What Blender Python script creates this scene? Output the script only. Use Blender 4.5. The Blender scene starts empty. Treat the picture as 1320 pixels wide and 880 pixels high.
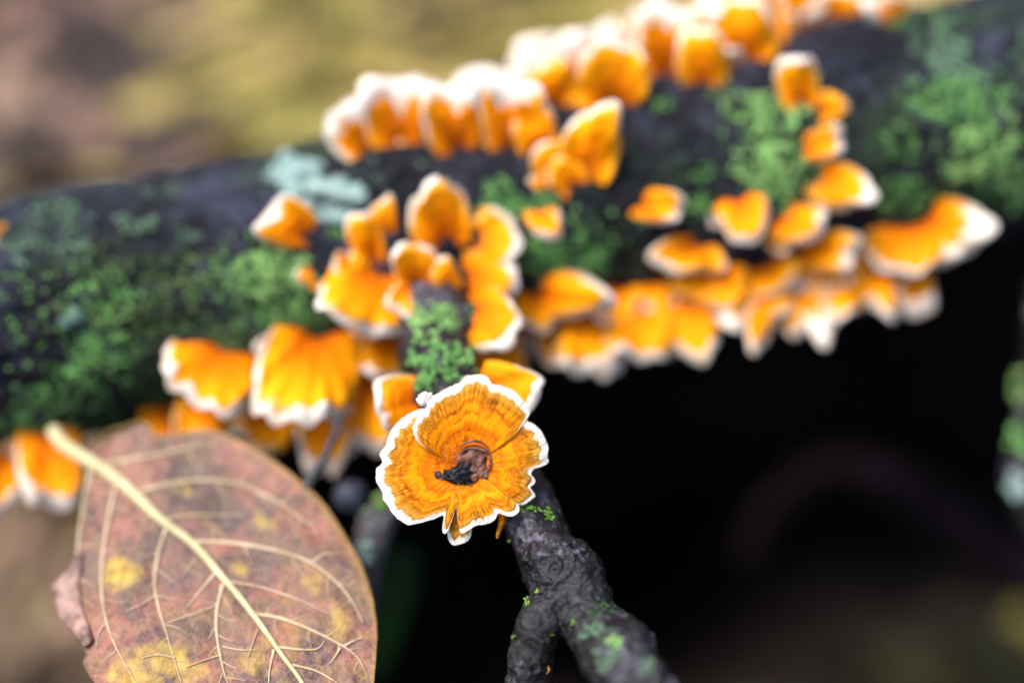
import bpy, math, random
import numpy as np
from mathutils import Vector, noise
from mathutils.bvhtree import BVHTree

random.seed(7)
S = 0.01                                   # lengths below are in centimetres
scene = bpy.context.scene
col = scene.collection

# ------------------------------------------------------------------ camera
PITCH = math.radians(35)
CAM = Vector((0, 0, 20.5))
FOC = 22.6
cd = bpy.data.cameras.new('camera')
cam = bpy.data.objects.new('camera', cd)
col.objects.link(cam)
cam.location = CAM * S
cam.rotation_euler = (math.pi / 2 - PITCH, 0, 0)
cd.lens = 50
cd.sensor_width = 36
cd.clip_start = 0.005
cd.clip_end = 500
cd.dof.use_dof = True
cd.dof.focus_distance = FOC * S
cd.dof.aperture_fstop = 2.7
scene.camera = cam

# ------------------------------------------------------------------ light
SUN_EL, SUN_AZ = math.radians(64), math.radians(-105)    # azimuth from +Y (away from camera) towards +X
w = bpy.data.worlds.new('World')
scene.world = w
w.use_nodes = True
nt = w.node_tree
sky = nt.nodes.new('ShaderNodeTexSky')
sky.sky_type = 'NISHITA'
sky.sun_disc = False
sky.sun_elevation = SUN_EL
sky.sun_rotation = SUN_AZ
sky.air_density = 1.0
sky.dust_density = 4.0
bg = nt.nodes['Background']
bg.inputs['Strength'].default_value = 0.12
nt.links.new(sky.outputs[0], bg.inputs['Color'])
sd = bpy.data.lights.new('sun', 'SUN')
sd.energy = 1.5
sd.angle = math.radians(25)
sd.color = (1, 0.95, 0.88)
sun = bpy.data.objects.new('sun', sd)
col.objects.link(sun)
sdir = Vector((math.sin(SUN_AZ) * math.cos(SUN_EL), math.cos(SUN_AZ) * math.cos(SUN_EL), math.sin(SUN_EL)))
sun.rotation_euler = sdir.to_track_quat('Z', 'Y').to_euler()
sun.location = sdir * 3

scene.view_settings.view_transform = 'Standard'
scene.view_settings.look = 'None'
scene.view_settings.gamma = 1
scene.view_settings.use_curve_mapping = False
scene.view_settings.exposure = 1.6
scene.render.engine = 'CYCLES'
scene.cycles.use_denoising = True
scene.cycles.max_bounces = 6

# ------------------------------------------------------------------ helpers
FWD = Vector((0, math.cos(PITCH), -math.sin(PITCH)))
UP = Vector((0, math.sin(PITCH), math.cos(PITCH)))
RT = Vector((1, 0, 0))
FPX = 1320 * 50 / 36


def ray_dir(px, py):
    return FWD + RT * ((px - 660) / FPX) + UP * ((440 - py) / FPX)


def P(px, py, d):                           # a measured image point at depth d, as a point of the place (cm)
    return CAM + ray_dir(px, py) * d


def px2cm(n, d):
    return n * d / FPX


def ramp(n, stops, interp='LINEAR'):
    cr = n.color_ramp
    cr.interpolation = interp
    while len(cr.elements) > 1:
        cr.elements.remove(cr.elements[-1])
    cr.elements[0].position = stops[0][0]
    cr.elements[0].color = (*stops[0][1], 1)
    for p, c in stops[1:]:
        e = cr.elements.new(p)
        e.color = (*c, 1)


class Mat:
    def __init__(s, name):
        s.m = bpy.data.materials.new(name)
        s.m.use_nodes = True
        s.t = s.m.node_tree
        s.b = s.t.nodes['Principled BSDF']
        s.out = s.t.nodes['Material Output']

    def n(s, typ, **kw):
        o = s.t.nodes.new(typ)
        for k, v in kw.items():
            if k in o.inputs:
                o.inputs[k].default_value = v
            else:
                setattr(o, k, v)
        return o

    def l(s, a, b):
        s.t.links.new(a, b)

    def coord(s, kind='Object'):
        return s.n('ShaderNodeTexCoord').outputs[kind]

    def noise(s, vec, scale, detail=4, rough=0.55, dist=0.0):
        o = s.n('ShaderNodeTexNoise', Scale=scale, Detail=detail, Roughness=rough, Distortion=dist)
        s.l(vec, o.inputs['Vector'])
        return o.outputs['Fac']

    def ramp(s, fac, stops, interp='LINEAR'):
        o = s.n('ShaderNodeValToRGB')
        ramp(o, stops, interp)
        s.l(fac, o.inputs['Fac'])
        return o.outputs['Color']

    def math(s, op, a, b=None, c=None):
        o = s.n('ShaderNodeMath', operation=op)
        for i, v in enumerate((a, b, c)):
            if v is None:
                continue
            if isinstance(v, (int, float)):
                o.inputs[i].default_value = v
            else:
                s.l(v, o.inputs[i])
        return o.outputs[0]

    def mix(s, fac, a, b, mode='MIX'):
        o = s.n('ShaderNodeMix', data_type='RGBA', blend_type=mode)
        for v, i in ((fac, 0), (a, 6), (b, 7)):
            if isinstance(v, (int, float)):
                o.inputs[i].default_value = v
            elif isinstance(v, tuple):
                o.inputs[i].default_value = (*v, 1)
            else:
                s.l(v, o.inputs[i])
        return o.outputs[2]

    def bump(s, h, strength=0.5, dist=0.0005, prev=None):
        o = s.n('ShaderNodeBump', Strength=strength, Distance=dist)
        s.l(h, o.inputs['Height'])
        if prev is not None:
            s.l(prev, o.inputs['Normal'])
        s.l(o.outputs[0], s.b.inputs['Normal'])
        return o.outputs[0]

    def color(s, c):
        if isinstance(c, tuple):
            s.b.inputs['Base Color'].default_value = (*c, 1)
        else:
            s.l(c, s.b.inputs['Base Color'])

    def rough(s, v, spec=0.5):
        s.b.inputs['Roughness'].default_value = v
        s.b.inputs['Specular IOR Level'].default_value = spec

    def translucent(s, c, amount):
        tr = s.n('ShaderNodeBsdfTranslucent')
        if isinstance(c, tuple):
            tr.inputs['Color'].default_value = (*c, 1)
        else:
            s.l(c, tr.inputs['Color'])
        mx = s.n('ShaderNodeMixShader')
        mx.inputs[0].default_value = amount
        s.l(s.b.outputs[0], mx.inputs[1])
        s.l(tr.outputs[0], mx.inputs[2])
        s.l(mx.outputs[0], s.out.inputs['Surface'])


def mesh_obj(name, verts, faces, mat, parent=None, origin=None, smooth=True, uvs=None, cols=None):
    """verts in cm, world space; the object's origin is set at `origin` (cm)."""
    if origin is None:
        origin = Vector((0, 0, 0)) if parent is None else Vector(parent['_o'])
    v = (np.array([tuple(p) for p in verts], dtype=float) - np.array(tuple(origin))) * S
    me = bpy.data.meshes.new(name)
    me.from_pydata(v.tolist(), [], faces)
    if uvs is not None:
        layer = me.uv_layers.new(name='UVMap')
        li = np.zeros(len(me.loops), dtype=np.int32)
        me.loops.foreach_get('vertex_index', li)
        layer.data.foreach_set('uv', np.array(uvs, dtype=np.float32)[li].ravel())
    if cols is not None:
        a = me.color_attributes.new('tone', 'FLOAT_COLOR', 'POINT')
        a.data.foreach_set('color', np.array(cols, dtype=np.float32).ravel())
    if smooth:
        me.polygons.foreach_set('use_smooth', [True] * len(me.polygons))
    me.materials.append(mat)
    me.update()
    o = bpy.data.objects.new(name, me)
    col.objects.link(o)
    if parent is not None:
        o.parent = parent
        o.location = (Vector(origin) - Vector(parent['_o'])) * S
    else:
        o.location = Vector(origin) * S
    ORI[o.name] = Vector(origin)
    o['_o'] = tuple(origin)
    return o


ORI = {}


def thing(name, origin, label, cat, group=None):
    o = bpy.data.objects.new(name, None)
    col.objects.link(o)
    o.location = Vector(origin) * S
    o['_o'] = tuple(origin)
    o.empty_display_size = 0.005
    o['label'] = label
    o['category'] = cat
    if group:
        o['group'] = group
    return o


def grid_faces(nu, nv, closed_v=False, off=0, flip=False):
    f = []
    for i in range(nu - 1):
        for j in range(nv if closed_v else nv - 1):
            j2 = (j + 1) % nv
            q = (off + i * nv + j, off + i * nv + j2, off + (i + 1) * nv + j2, off + (i + 1) * nv + j)
            f.append(q[::-1] if flip else q)
    return f


def catmull(pts, n):
    """pts: list of tuples (any dimension) -> n samples on a Catmull-Rom curve"""
    p = np.array(pts, dtype=float)
    p = np.vstack([2 * p[0] - p[1], p, 2 * p[-1] - p[-2]])
    m = len(p) - 3
    out = []
    for k in range(n):
        x = k / (n - 1) * m
        i = min(int(x), m - 1)
        t = x - i
        a, b, c, d = p[i], p[i + 1], p[i + 2], p[i + 3]
        out.append(0.5 * (2 * b + (c - a) * t + (2 * a - 5 * b + 4 * c - d) * t * t + (3 * b - a - 3 * c + d) * t ** 3))
    return np.array(out)


def tube(pts, nseg, nring, disp=None, cap_round=True):
    """pts: (x, y, z, radius) in cm -> verts, faces of a closed tube"""
    c = catmull(pts, nseg)
    ctr = [Vector(q[:3]) for q in c]
    rad = [max(0.004, q[3]) for q in c]
    tang = [(ctr[min(i + 1, nseg - 1)] - ctr[max(i - 1, 0)]).normalized() for i in range(nseg)]
    a = Vector((0, 0, 1)) if abs(tang[0].z) < 0.8 else Vector((1, 0, 0))
    nrm = (a - tang[0] * a.dot(tang[0])).normalized()
    V = []
    for i in range(nseg):
        nrm = (nrm - tang[i] * nrm.dot(tang[i])).normalized()
        bi = tang[i].cross(nrm)
        for j in range(nring):
            ph = 2 * math.pi * j / nring
            d = nrm * math.cos(ph) + bi * math.sin(ph)
            r = rad[i]
            if disp:
                r *= 1 + disp(ctr[i] + d * r, i / (nseg - 1), ph)
            V.append(ctr[i] + d * r)
    F = grid_faces(nseg, nring, True)
    V.append(ctr[0] - tang[0] * rad[0] * 0.35)
    V.append(ctr[-1] + tang[-1] * rad[-1] * 0.35)
    n0, n1 = len(V) - 2, len(V) - 1
    for j in range(nring):
        F.append((n0, (j + 1) % nring, j))
        k = (nseg - 1) * nring
        F.append((n1, k + j, k + (j + 1) % nring))
    return V, F


# ------------------------------------------------------------------ materials
def m_bark(name, dark, mid, light, algae, sc=1.0, spec=0.35, k=(0.36, 0.52, 0.70), rgh=0.55, bmp=1.0):
    m = Mat(name)
    c = m.coord()
    n1 = m.noise(c, 60 * sc, 6, 0.6, 0.4)
    n2 = m.noise(c, 420 * sc, 5, 0.65)
    n3 = m.noise(c, 1900 * sc, 3, 0.6)
    base = m.ramp(m.math('ADD', m.math('MULTIPLY', n1, 0.55), m.math('MULTIPLY', n2, 0.45)),
                  [(k[0], dark), (k[1], mid), (k[2], light)])
    al = m.ramp(m.noise(c, 38 * sc, 5, 0.6, 0.3), [(0.53, (0, 0, 0)), (0.66, (1, 1, 1))])
    base = m.mix(m.math('MULTIPLY', al, 0.85), base, m.mix(n2, algae, tuple(2.2 * q for q in algae)))
    m.color(base)
    m.rough(rgh, spec)
    b = m.bump(n2, 0.7 * bmp, 0.0012 * bmp)
    m.bump(n3, 0.5 * bmp, 0.0004 * bmp, b)
    return m.m


M_LOG = m_bark('wet_dark_bark', (0.005, 0.005, 0.008), (0.015, 0.0165, 0.027), (0.060, 0.066, 0.105), (0.022, 0.042, 0.018), 1.0, 0.18, (0.41, 0.52, 0.63), 0.58, 1.9)
M_BRANCH = m_bark('grey_branch_bark', (0.002, 0.0018, 0.0024), (0.011, 0.009, 0.012), (0.13, 0.125, 0.165), (0.007, 0.008, 0.009), 1.7, 0.32, (0.45, 0.53, 0.64), 0.38, 0.9)  # light stop: grey bark patches, with wet highlights painted in as colour
M_TWIG = m_bark('pale_twig_bark', (0.015, 0.014, 0.016), (0.05, 0.047, 0.056), (0.20, 0.20, 0.22), (0.05, 0.07, 0.05), 2.0)
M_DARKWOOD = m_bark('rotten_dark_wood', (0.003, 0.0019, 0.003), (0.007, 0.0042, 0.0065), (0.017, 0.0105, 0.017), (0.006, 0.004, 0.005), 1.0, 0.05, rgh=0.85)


def m_tone(name, rough=0.8, spec=0.2, transl=0.0, var=0.35, sc=900):
    """colour comes from the per-piece 'tone' attribute, with grain on top"""
    m = Mat(name)
    a = m.n('ShaderNodeVertexColor', layer_name='tone').outputs['Color']
    g = m.noise(m.coord(), sc, 3)
    c = m.mix(1.0, a, m.ramp(g, [(0.3, (1 - var,) * 3), (0.7, (1 + 0 * var,) * 3)]), 'MULTIPLY')
    m.color(c)
    m.rough(rough, spec)
    if transl:
        m.translucent(c, transl)
    return m.m


M_MOSS = m_tone('moss', 0.9, 0.1, 0.15)
M_LITTER = m_tone('dead_leaf_litter', 0.75, 0.3, 0.1, 0.4, 250)


def m_lichen():
    m = Mat('pale_lichen')
    c = m.coord()
    m.color(m.ramp(m.noise(c, 500, 4), [(0.3, (0.08, 0.14, 0.13)), (0.5, (0.17, 0.25, 0.235)), (0.7, (0.26, 0.35, 0.32))]))
    m.rough(0.9, 0.1)
    m.bump(m.noise(c, 1500, 3), 0.6, 0.0004)
    return m.m


M_LICHEN = m_lichen()


def m_cap():
    m = Mat('orange_bracket_skin')
    uv = m.n('ShaderNodeSeparateXYZ')
    m.l(m.coord('UV'), uv.inputs[0])
    c = m.coord()
    n = m.noise(c, 160, 4, 0.6)
    oi = m.n('ShaderNodeObjectInfo').outputs['Random']
    v = m.math('ADD', uv.outputs['Y'], m.math('MULTIPLY', m.math('SUBTRACT', n, 0.5), 0.30))
    base = m.ramp(v, [(0.0, (0.26, 0.050, 0.002)), (0.18, (0.54, 0.110, 0.001)), (0.46, (0.80, 0.205, 0.001)),
                      (0.74, (0.86, 0.320, 0.001)), (0.90, (0.86, 0.37, 0.008)), (1.0, (0.78, 0.46, 0.16))])
    base = m.mix(m.math('MULTIPLY', oi, 0.35), base, (0.52, 0.105, 0.002))
    m.color(base)
    m.rough(0.7, 0.06)
    m.bump(m.noise(c, 700, 3), 0.4, 0.0005)
    m.translucent(base, 0.12)
    return m.m


def m_margin():
    m = Mat('white_bracket_margin')
    c = m.coord()
    m.color(m.ramp(m.noise(c, 260, 3), [(0.3, (0.55, 0.43, 0.31)), (0.5, (0.70, 0.62, 0.53)), (0.7, (0.78, 0.74, 0.69))]))
    m.rough(0.75, 0.2)
    m.translucent((0.8, 0.72, 0.6), 0.15)
    return m.m


M_CAP, M_MARGIN = m_cap(), m_margin()

# ------------------------------------------------------------------ ground
def smooth(a, b, x):
    t = min(1, max(0, (x - a) / (b - a)))
    return t * t * (3 - 2 * t)


def hole(x, y):
    """undercut hollow below the log: 1 inside"""
    wob = 1.6 * noise.noise(Vector((x * 0.15, y * 0.15, 12)))
    front = 17.5 + wob + 0.004 * (x - 8) ** 2
    return smooth(-11.5 + wob, -8.0 + wob, x) * (1 - smooth(46, 50, x)) * smooth(front - 1.5, front + 2.5, y) * (1 - smooth(60, 64, y))


def ground_z(x, y, solid=False):
    z = 0.9 * noise.noise(Vector((x * 0.07, y * 0.07, 1.3))) + 0.35 * noise.noise(Vector((x * 0.3, y * 0.3, 4.1)))
    z += 0.12 * noise.noise(Vector((x * 1.1, y * 1.1, 9.0)))
    far = max(0.0, math.hypot(x, y - 30) - 25)
    z += min(far, 300) * 0.035 * (0.6 + noise.noise(Vector((x * 0.012, y * 0.012, 7)))) * (1 if y > 30 else 0.2)
    # lower ground in front of the log, where the dead leaf leans
    z -= 7.5 * smooth(-27, -19, x) * (1 - smooth(-9, -5, x)) * smooth(0, 7, y) * (1 - smooth(31, 38, y))
    if solid:
        return z
    h = hole(x, y)
    z -= h * (11.0 + 6.0 * (1 - smooth(5, 12, x)) + max(0, y - 28) * 0.55 + 1.5 * noise.noise(Vector((x * 0.25, y * 0.25, 2))))  # depth added so the space under the log goes dark
    return z


LIP = 31.0


def overhang_rise(x, y):
    return 5.2 * smooth(-3, 13, x) * (1 - smooth(38, 54, x)) * math.exp(-((y - LIP) / 26) ** 2)  # lifts the added overhang so the gap below the log stays dark



def lid(x, y):
    return y > LIP + 0.5 and hole(x, y) > 0.02


def top_z(x, y):
    return ground_z(x, y, True) + ((0.5 + overhang_rise(x, y)) if lid(x, y) else 0)


def axis_samples(c, near, step, far):
    a = [0.0]
    while a[-1] < far:
        s = step if a[-1] < near else (a[-1] - near) * 0.35 + step
        a.append(a[-1] + s)
    a = np.array(a)
    return c + np.concatenate([-a[:0:-1], a])


gx, gy = axis_samples(0, 48, 0.55, 20000), axis_samples(38, 48, 0.55, 20000)
V = [(x, y, ground_z(x, y) if abs(x) < 3000 and abs(y) < 3000 else 2.0) for x in gx for y in gy]


def m_ground():
    m = Mat('forest_soil')
    c = m.coord()
    n1 = m.noise(c, 9, 6, 0.6)
    n2 = m.noise(c, 160, 6, 0.7)
    base = m.ramp(m.math('ADD', m.math('MULTIPLY', n1, 0.6), m.math('MULTIPLY', n2, 0.4)),
                  [(0.35, (0.018, 0.013, 0.012)), (0.5, (0.036, 0.026, 0.023)), (0.66, (0.07, 0.052, 0.04))])
    m.color(base)
    m.rough(0.9, 0.15)
    b = m.bump(n2, 0.8, 0.004)
    return m.m


g = mesh_obj('ground', V, grid_faces(len(gx), len(gy), flip=True), m_ground())
g['kind'] = 'structure'
# earth overhang added over the back of the hollow to block light
bx_, by_ = np.arange(-16, 54, 0.8), np.arange(0, 36.5, 0.8)
VT, VB = [], []
for x in bx_:
    lip = LIP + 1.0 * noise.noise(Vector((x * 0.2, 3, 3))) + 0.6 * noise.noise(Vector((x * 0.7, 3, 8)))
    for q in by_:
        y = lip + q
        zt = ground_z(x, y, True) + overhang_rise(x, y)
        e = math.exp(-q / 1.1)
        VT.append((x, y, zt + 0.45 - 1.6 * e))
        VB.append((x, y + 0.3, zt - 1.6 - 0.10 * q - 0.8 * noise.noise(Vector((x * 0.4, y * 0.4, 30))) + 0.2 * e))
nb = len(VT)
FB = grid_faces(len(bx_), len(by_), flip=True) + grid_faces(len(bx_), len(by_), off=nb)
m_ = len(by_)
for i in range(len(bx_) - 1):
    for jj in (0, m_ - 1):
        q = (i * m_ + jj, (i + 1) * m_ + jj, nb + (i + 1) * m_ + jj, nb + i * m_ + jj)
        FB.append(q if jj else q[::-1])
for jj in range(m_ - 1):
    for i in (0, len(bx_) - 1):
        q = (i * m_ + jj, i * m_ + jj + 1, nb + i * m_ + jj + 1, nb + i * m_ + jj)
        FB.append(q if i == 0 else q[::-1])
bk = mesh_obj('shade_overhang', VT + VB, FB, g.data.materials[0])
bk['kind'] = 'structure'

# ------------------------------------------------------------------ fallen log with its branches
LA, LB = P(0, 424, 27.4), P(1100, 184, 28.8)
LAX = (LB - LA)
LLEN = LAX.length
LDIR = LAX.normalized()


def log_disp(p, s, ph):
    q = p
    d = 0.09 * noise.noise(q * 0.35) + 0.045 * noise.noise(q * 0.9) + 0.022 * noise.noise(q * 2.3)
    u = q.dot(LDIR)
    # lengthwise furrows and short cross cracks of wet bark
    f = noise.noise(Vector((u * 0.55, ph * 3.2, 3.0)))
    d -= 0.045 * max(0, 1 - abs(f) * 7)
    f = noise.noise(Vector((u * 1.5, ph * 1.2, 8.0)))
    d -= 0.035 * max(0, 1 - abs(f) * 9)
    d += 0.010 * noise.noise(q * 6.0)
    return d


lp = []
for t, r in ((-36, 2.0), (-24, 2.15), (-12, 2.3), (0, 2.33), (8, 2.36), (16, 2.46), (26, 2.6), (38, 2.7), (52, 2.7)):
    c = LA + LDIR * t
    lp.append((c.x, c.y, c.z, r))
log = thing('fallen_log', LA + LDIR * 8 - Vector((0, 0, 2.4)),
            'long dark mossy log crossing the hollow, crusted with orange bracket fungi', 'log')
LV, LF = tube(lp, 560, 190, log_disp)
mesh_obj('trunk', LV, LF, M_LOG, log)


def br_pts(l):
    o = []
    for px, py, d, r in l:
        p = P(px, py, d)
        o.append((p.x, p.y, p.z, px2cm(r * 0.93, d)))
    return o


def br_disp(p, s, ph):
    d = 0.24 * noise.noise(p * 1.7) + 0.13 * noise.noise(p * 4.5) + 0.06 * noise.noise(p * 13)
    d += 0.04 * noise.noise(p * 27)
    d += 0.035 * math.sin(s * 95 + 2.5 * noise.noise(p * 2) + math.sin(ph) * 0.6) * (0.5 + noise.noise(p * 3))
    return d


BR = [(565, 345, 27.6, 62), (564, 392, 26.0, 58), (563, 435, 25.2, 54), (570, 485, 24.5, 50), (596, 540, 24.25, 45),
      (640, 597, 24.05, 40), (677, 645, 23.65, 37), (697, 690, 23.25, 41), (716, 730, 22.95, 49), (736, 762, 22.75, 52), (757, 792, 22.45, 45), (778, 820, 22.05, 45), (797, 846, 21.6, 51),
      (817, 874, 21.1, 47), (840, 910, 20.5, 48), (872, 975, 19.4, 50), (905, 1060, 18.2, 48)]
BV, BF = tube(br_pts(BR), 420, 110, br_disp)
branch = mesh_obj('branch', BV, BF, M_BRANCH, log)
FK = [(728, 748, 23.1, 36), (712, 776, 22.75, 34), (695, 803, 22.4, 31), (687, 835, 22.35, 29), (680, 870, 22.35, 29), (668, 930, 22.4, 28),
      (650, 1010, 22.6, 27), (640, 1120, 23.0, 25), (640, 1260, 23.6, 22), (650, 1420, 24.4, 18)]
KV, KF = tube(br_pts(FK), 220, 60, br_disp)
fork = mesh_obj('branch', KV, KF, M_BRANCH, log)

allv = [Vector(v) for v in LV] + [Vector(v) for v in BV] + [Vector(v) for v in KV]
allf = LF + [tuple(i + len(LV) for i in f) for f in BF] + [tuple(i + len(LV) + len(BV) for i in f) for f in KF]
BVH = BVHTree.FromPolygons(allv, allf)
LOGVH = BVHTree.FromPolygons([Vector(v) for v in LV], LF)


def hit(px, py, tree=None, near=True):
    """where the sight line through an image point meets the wood: point, normal (or the closest wood to that line)"""
    tree = tree or BVH
    d = ray_dir(px, py).normalized()
    loc, nrm, i, dist = tree.ray_cast(CAM, d)
    if loc is not None:
        return loc, nrm
    if not near:
        return None, None
    best = None
    for k in range(60):
        q = CAM + d * (22 + k * 0.16)
        loc, nrm, i, dist = tree.find_nearest(q)
        if best is None or dist < best[0]:
            best = (dist, loc, nrm)
    return best[1], best[2]


# knot scar on the swelling below the rosette
def knot(px, py, rpx):
    p, n = hit(px, py)
    t1 = n.orthogonal().normalized()
    t2 = n.cross(t1)
    V, nr, na = [], 12, 28
    R = px2cm(rpx, 22.6)
    for i in range(nr):
        r = i / (nr - 1)
        for j in range(na):
            a = 2 * math.pi * j / na
            h = 0.09 * math.exp(-((r - 0.55) / 0.2) ** 2) + 0.06 * math.exp(-(r / 0.22) ** 2) - 0.10 * r ** 3
            h += 0.02 * noise.noise(Vector((r * 5, a, px)))
            V.append(p + (t1 * math.cos(a) + t2 * math.sin(a)) * R * r * (1 + 0.12 * math.sin(2 * a + 1)) + n * h)
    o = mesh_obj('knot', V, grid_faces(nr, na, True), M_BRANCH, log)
    return o


knot(716, 733, 17)
knot(690, 858, 13)

# ------------------------------------------------------------------ moss and lichen on the wood
def moss_patch(px, py, rx, ry, dens=1.0, tone='green', size=1.0, parent=log, tree=None, fine=False):
    pal = {'green': ((0.11, 0.32, 0.08), (0.30, 0.60, 0.19)), 'lime': ((0.19, 0.45, 0.12), (0.50, 0.76, 0.28)),
           'pale': ((0.12, 0.24, 0.15), (0.28, 0.42, 0.28)), 'dark': ((0.03, 0.09, 0.03), (0.09, 0.20, 0.06)),
           'olive': ((0.09, 0.17, 0.05), (0.22, 0.33, 0.11)), 'bright': ((0.10, 0.26, 0.025), (0.30, 0.52, 0.10))}[tone]
    V, F, C = [], [], []
    N = int(rx * ry * math.pi * dens / (26 if not fine else 4.5))
    rnd = random.Random(px * 13 + py)
    for _ in range(N):
        a, r = rnd.random() * 2 * math.pi, math.sqrt(rnd.random())
        r *= 1 + 0.25 * math.sin(3 * a + px)
        x, y = px + rx * r * math.cos(a), py + ry * r * math.sin(a)
        if noise.noise(Vector((x * 0.07, y * 0.07, px))) + 0.4 * noise.noise(Vector((x * 0.2, y * 0.2, px))) < -0.08 + 0.35 * (r - 0.6):
            continue
        p, n = hit(x, y, tree, False)
        if p is None:
            continue
        sz = (0.028 + 0.045 * rnd.random()) * size
        t1 = n.orthogonal().normalized()
        t1 = (t1 * math.cos(a * 7) + n.cross(t1) * math.sin(a * 7)).normalized()
        t2 = n.cross(t1)
        hgt = sz * (0.8 + 1.2 * rnd.random()) * (1.2 - 0.6 * r)
        k = rnd.random()
        cc = [pal[0][q] * (1 - k) + pal[1][q] * k for q in range(3)] + [1]
        top = p + n * hgt
        for arm in range(4):                       # a tuft of four small leaves round a stem
            an = arm * math.pi / 2 + rnd.random()
            d = t1 * math.cos(an) + t2 * math.sin(an)
            e = d.cross(n)
            b = len(V)
            V += [p - n * 0.01 + e * sz * 0.35, p - n * 0.01 - e * sz * 0.35, top + d * sz * 0.5 - e * sz * 0.4, top + d * sz * 0.5 + e * sz * 0.4,
                  top + d * sz * 1.15 + n * sz * 0.15]
            F += [(b, b + 1, b + 2, b + 3), (b + 3, b + 2, b + 4)]
            C += [cc] * 5
    if V:
        return mesh_obj('moss_patch', V, F, M_MOSS, parent, cols=C, smooth=False)


MOSS = [(990, 146, 46, 28, 1.6, 'lime'), (996, 222, 42, 42, 1.6, 'lime'), (1165, 255, 36, 30, 1.0, 'green'), (1235, 130, 58, 34, 1.2, 'green'),
        (1268, 196, 52, 46, 1.3, 'lime'), (1217, 62, 34, 36, 1.1, 'pale'), (1308, 236, 26, 34, 1.1, 'lime'), (1155, 186, 32, 22, 0.6, 'green'),
        (1180, 20, 40, 18, 0.5, 'green'), (1230, 85, 20, 20, 1.0, 'pale'), (1318, 60, 10, 30, 0.8, 'pale'), (1260, 260, 30, 20, 0.8, 'dark'),
        (905, 266, 26, 16, 1.0, 'green'), (903, 222, 15, 12, 0.8, 'green'), (852, 140, 14, 12, 0.6, 'green'), (930, 122, 16, 14, 0.8, 'olive'),
        (722, 326, 62, 26, 1.3, 'green'), (648, 260, 30, 24, 1.3, 'green'), (705, 262, 26, 14, 0.8, 'green'), (772, 330, 16, 22, 0.9, 'green'),
        (745, 360, 28, 10, 0.9, 'green'), (562, 412, 38, 22, 1.7, 'lime'), (566, 468, 46, 30, 1.5, 'green'), (600, 466, 18, 20, 1.2, 'lime'),
        (545, 490, 26, 14, 1.2, 'green'), (350, 356, 48, 38, 1.5, 'lime'), (395, 408, 42, 24, 0.9, 'green'), (312, 425, 54, 36, 0.8, 'olive'),
        (255, 356, 44, 32, 0.6, 'olive'), (137, 380, 36, 26, 1.0, 'green'), (130, 458, 42, 46, 1.2, 'green'), (76, 505, 46, 28, 1.4, 'green'),
        (38, 545, 52, 26, 1.6, 'green'), (76, 272, 40, 13, 1.1, 'pale'), (172, 290, 30, 12, 1.0, 'pale'), (20, 315, 13, 11, 1.1, 'pale'),
        (53, 311, 13, 12, 1.1, 'pale'), (100, 322, 22, 14, 0.8, 'pale'), (190, 495, 40, 22, 0.8, 'dark'), (215, 530, 40, 20, 0.8, 'dark'),
        (248, 308, 12, 9, 1.0, 'pale'), (20, 345, 18, 14, 0.7, 'pale'), (210, 250, 40, 8, 0.7, 'pale'), (1110, 330, 20, 18, 0.6, 'green'),
        (180, 420, 45, 40, 0.5, 'olive'), (240, 480, 40, 25, 0.7, 'olive'), (120, 545, 50, 22, 0.9, 'dark'), (440, 300, 18, 10, 0.4, 'green')]
MOSS += [(210, 400, 150, 80, 0.22, 'olive'), (90, 420, 90, 90, 0.22, 'green'), (300, 480, 80, 30, 0.5, 'olive'), (60, 300, 70, 40, 0.3, 'pale'),
         (1240, 150, 90, 110, 0.1, 'green'), (1010, 190, 60, 90, 0.3, 'green'), (700, 310, 110, 50, 0.35, 'green'), (340, 380, 90, 60, 0.4, 'green'), (180, 330, 110, 40, 0.25, 'olive'),
         (860, 230, 120, 60, 0.1, 'dark'), (480, 230, 60, 30, 0.1, 'pale')]
for a in MOSS:
    moss_patch(a[0], a[1], a[2] * 1.12, a[3] * 1.12, a[4] * (1.7 if a[0] > 330 else 0.9), a[5], 0.72)
# small bright flecks on the near branch
for a in [(681, 661, 13, 12, 1.0, 'bright'), (704, 664, 8, 9, 0.8, 'bright'), (645, 690, 4, 8, 1.0, 'bright'), (657, 694, 5, 4, 0.9, 'bright'),
          (678, 773, 5, 8, 1.5, 'bright'), (694, 762, 4, 4, 1.3, 'bright'), (711, 820, 4, 5, 1.5, 'bright'), (664, 819, 3, 3, 1.5, 'bright'),
          (767, 813, 20, 11, 1.2, 'pale'), (789, 826, 15, 9, 1.0, 'lime'), (782, 850, 22, 14, 0.7, 'pale'), (775, 785, 20, 14, 0.35, 'dark'),
          (835, 860, 12, 14, 0.6, 'pale'), (741, 804, 4, 4, 1.2, 'bright')]:
    moss_patch(*a[:5], a[5], 0.42, fine=True)


def lichen(px, py, rx, ry, parent=log, tree=None):
    rnd = random.Random(px)
    nr, na = 9, 40
    V = []
    for i in range(nr):
        r = i / (nr - 1)
        for j in range(na):
            a = 2 * math.pi * j / na
            rr = r * (1 + 0.16 * math.sin(5 * a + px) + 0.12 * math.sin(9 * a + py) + 0.1 * math.sin(2 * a))
            p, n = hit(px + rx * rr * math.cos(a), py + ry * rr * math.sin(a), tree)
            h = 0.05 + 0.03 * noise.noise(p * 6) - 0.09 * max(0, r - 0.85) / 0.15
            V.append(p + n * h)
    return mesh_obj('lichen_patch', V, grid_faces(nr, na, True), M_LICHEN, parent)


for a in [(382, 226, 40, 28), (436, 244, 26, 17), (462, 250, 14, 14), (424, 276, 30, 13), (395, 262, 12, 8), (98, 406, 12, 10), (85, 415, 9, 7)]:
    lichen(*a)

# ------------------------------------------------------------------ bracket fungi on the log
VIEW = -FWD


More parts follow.
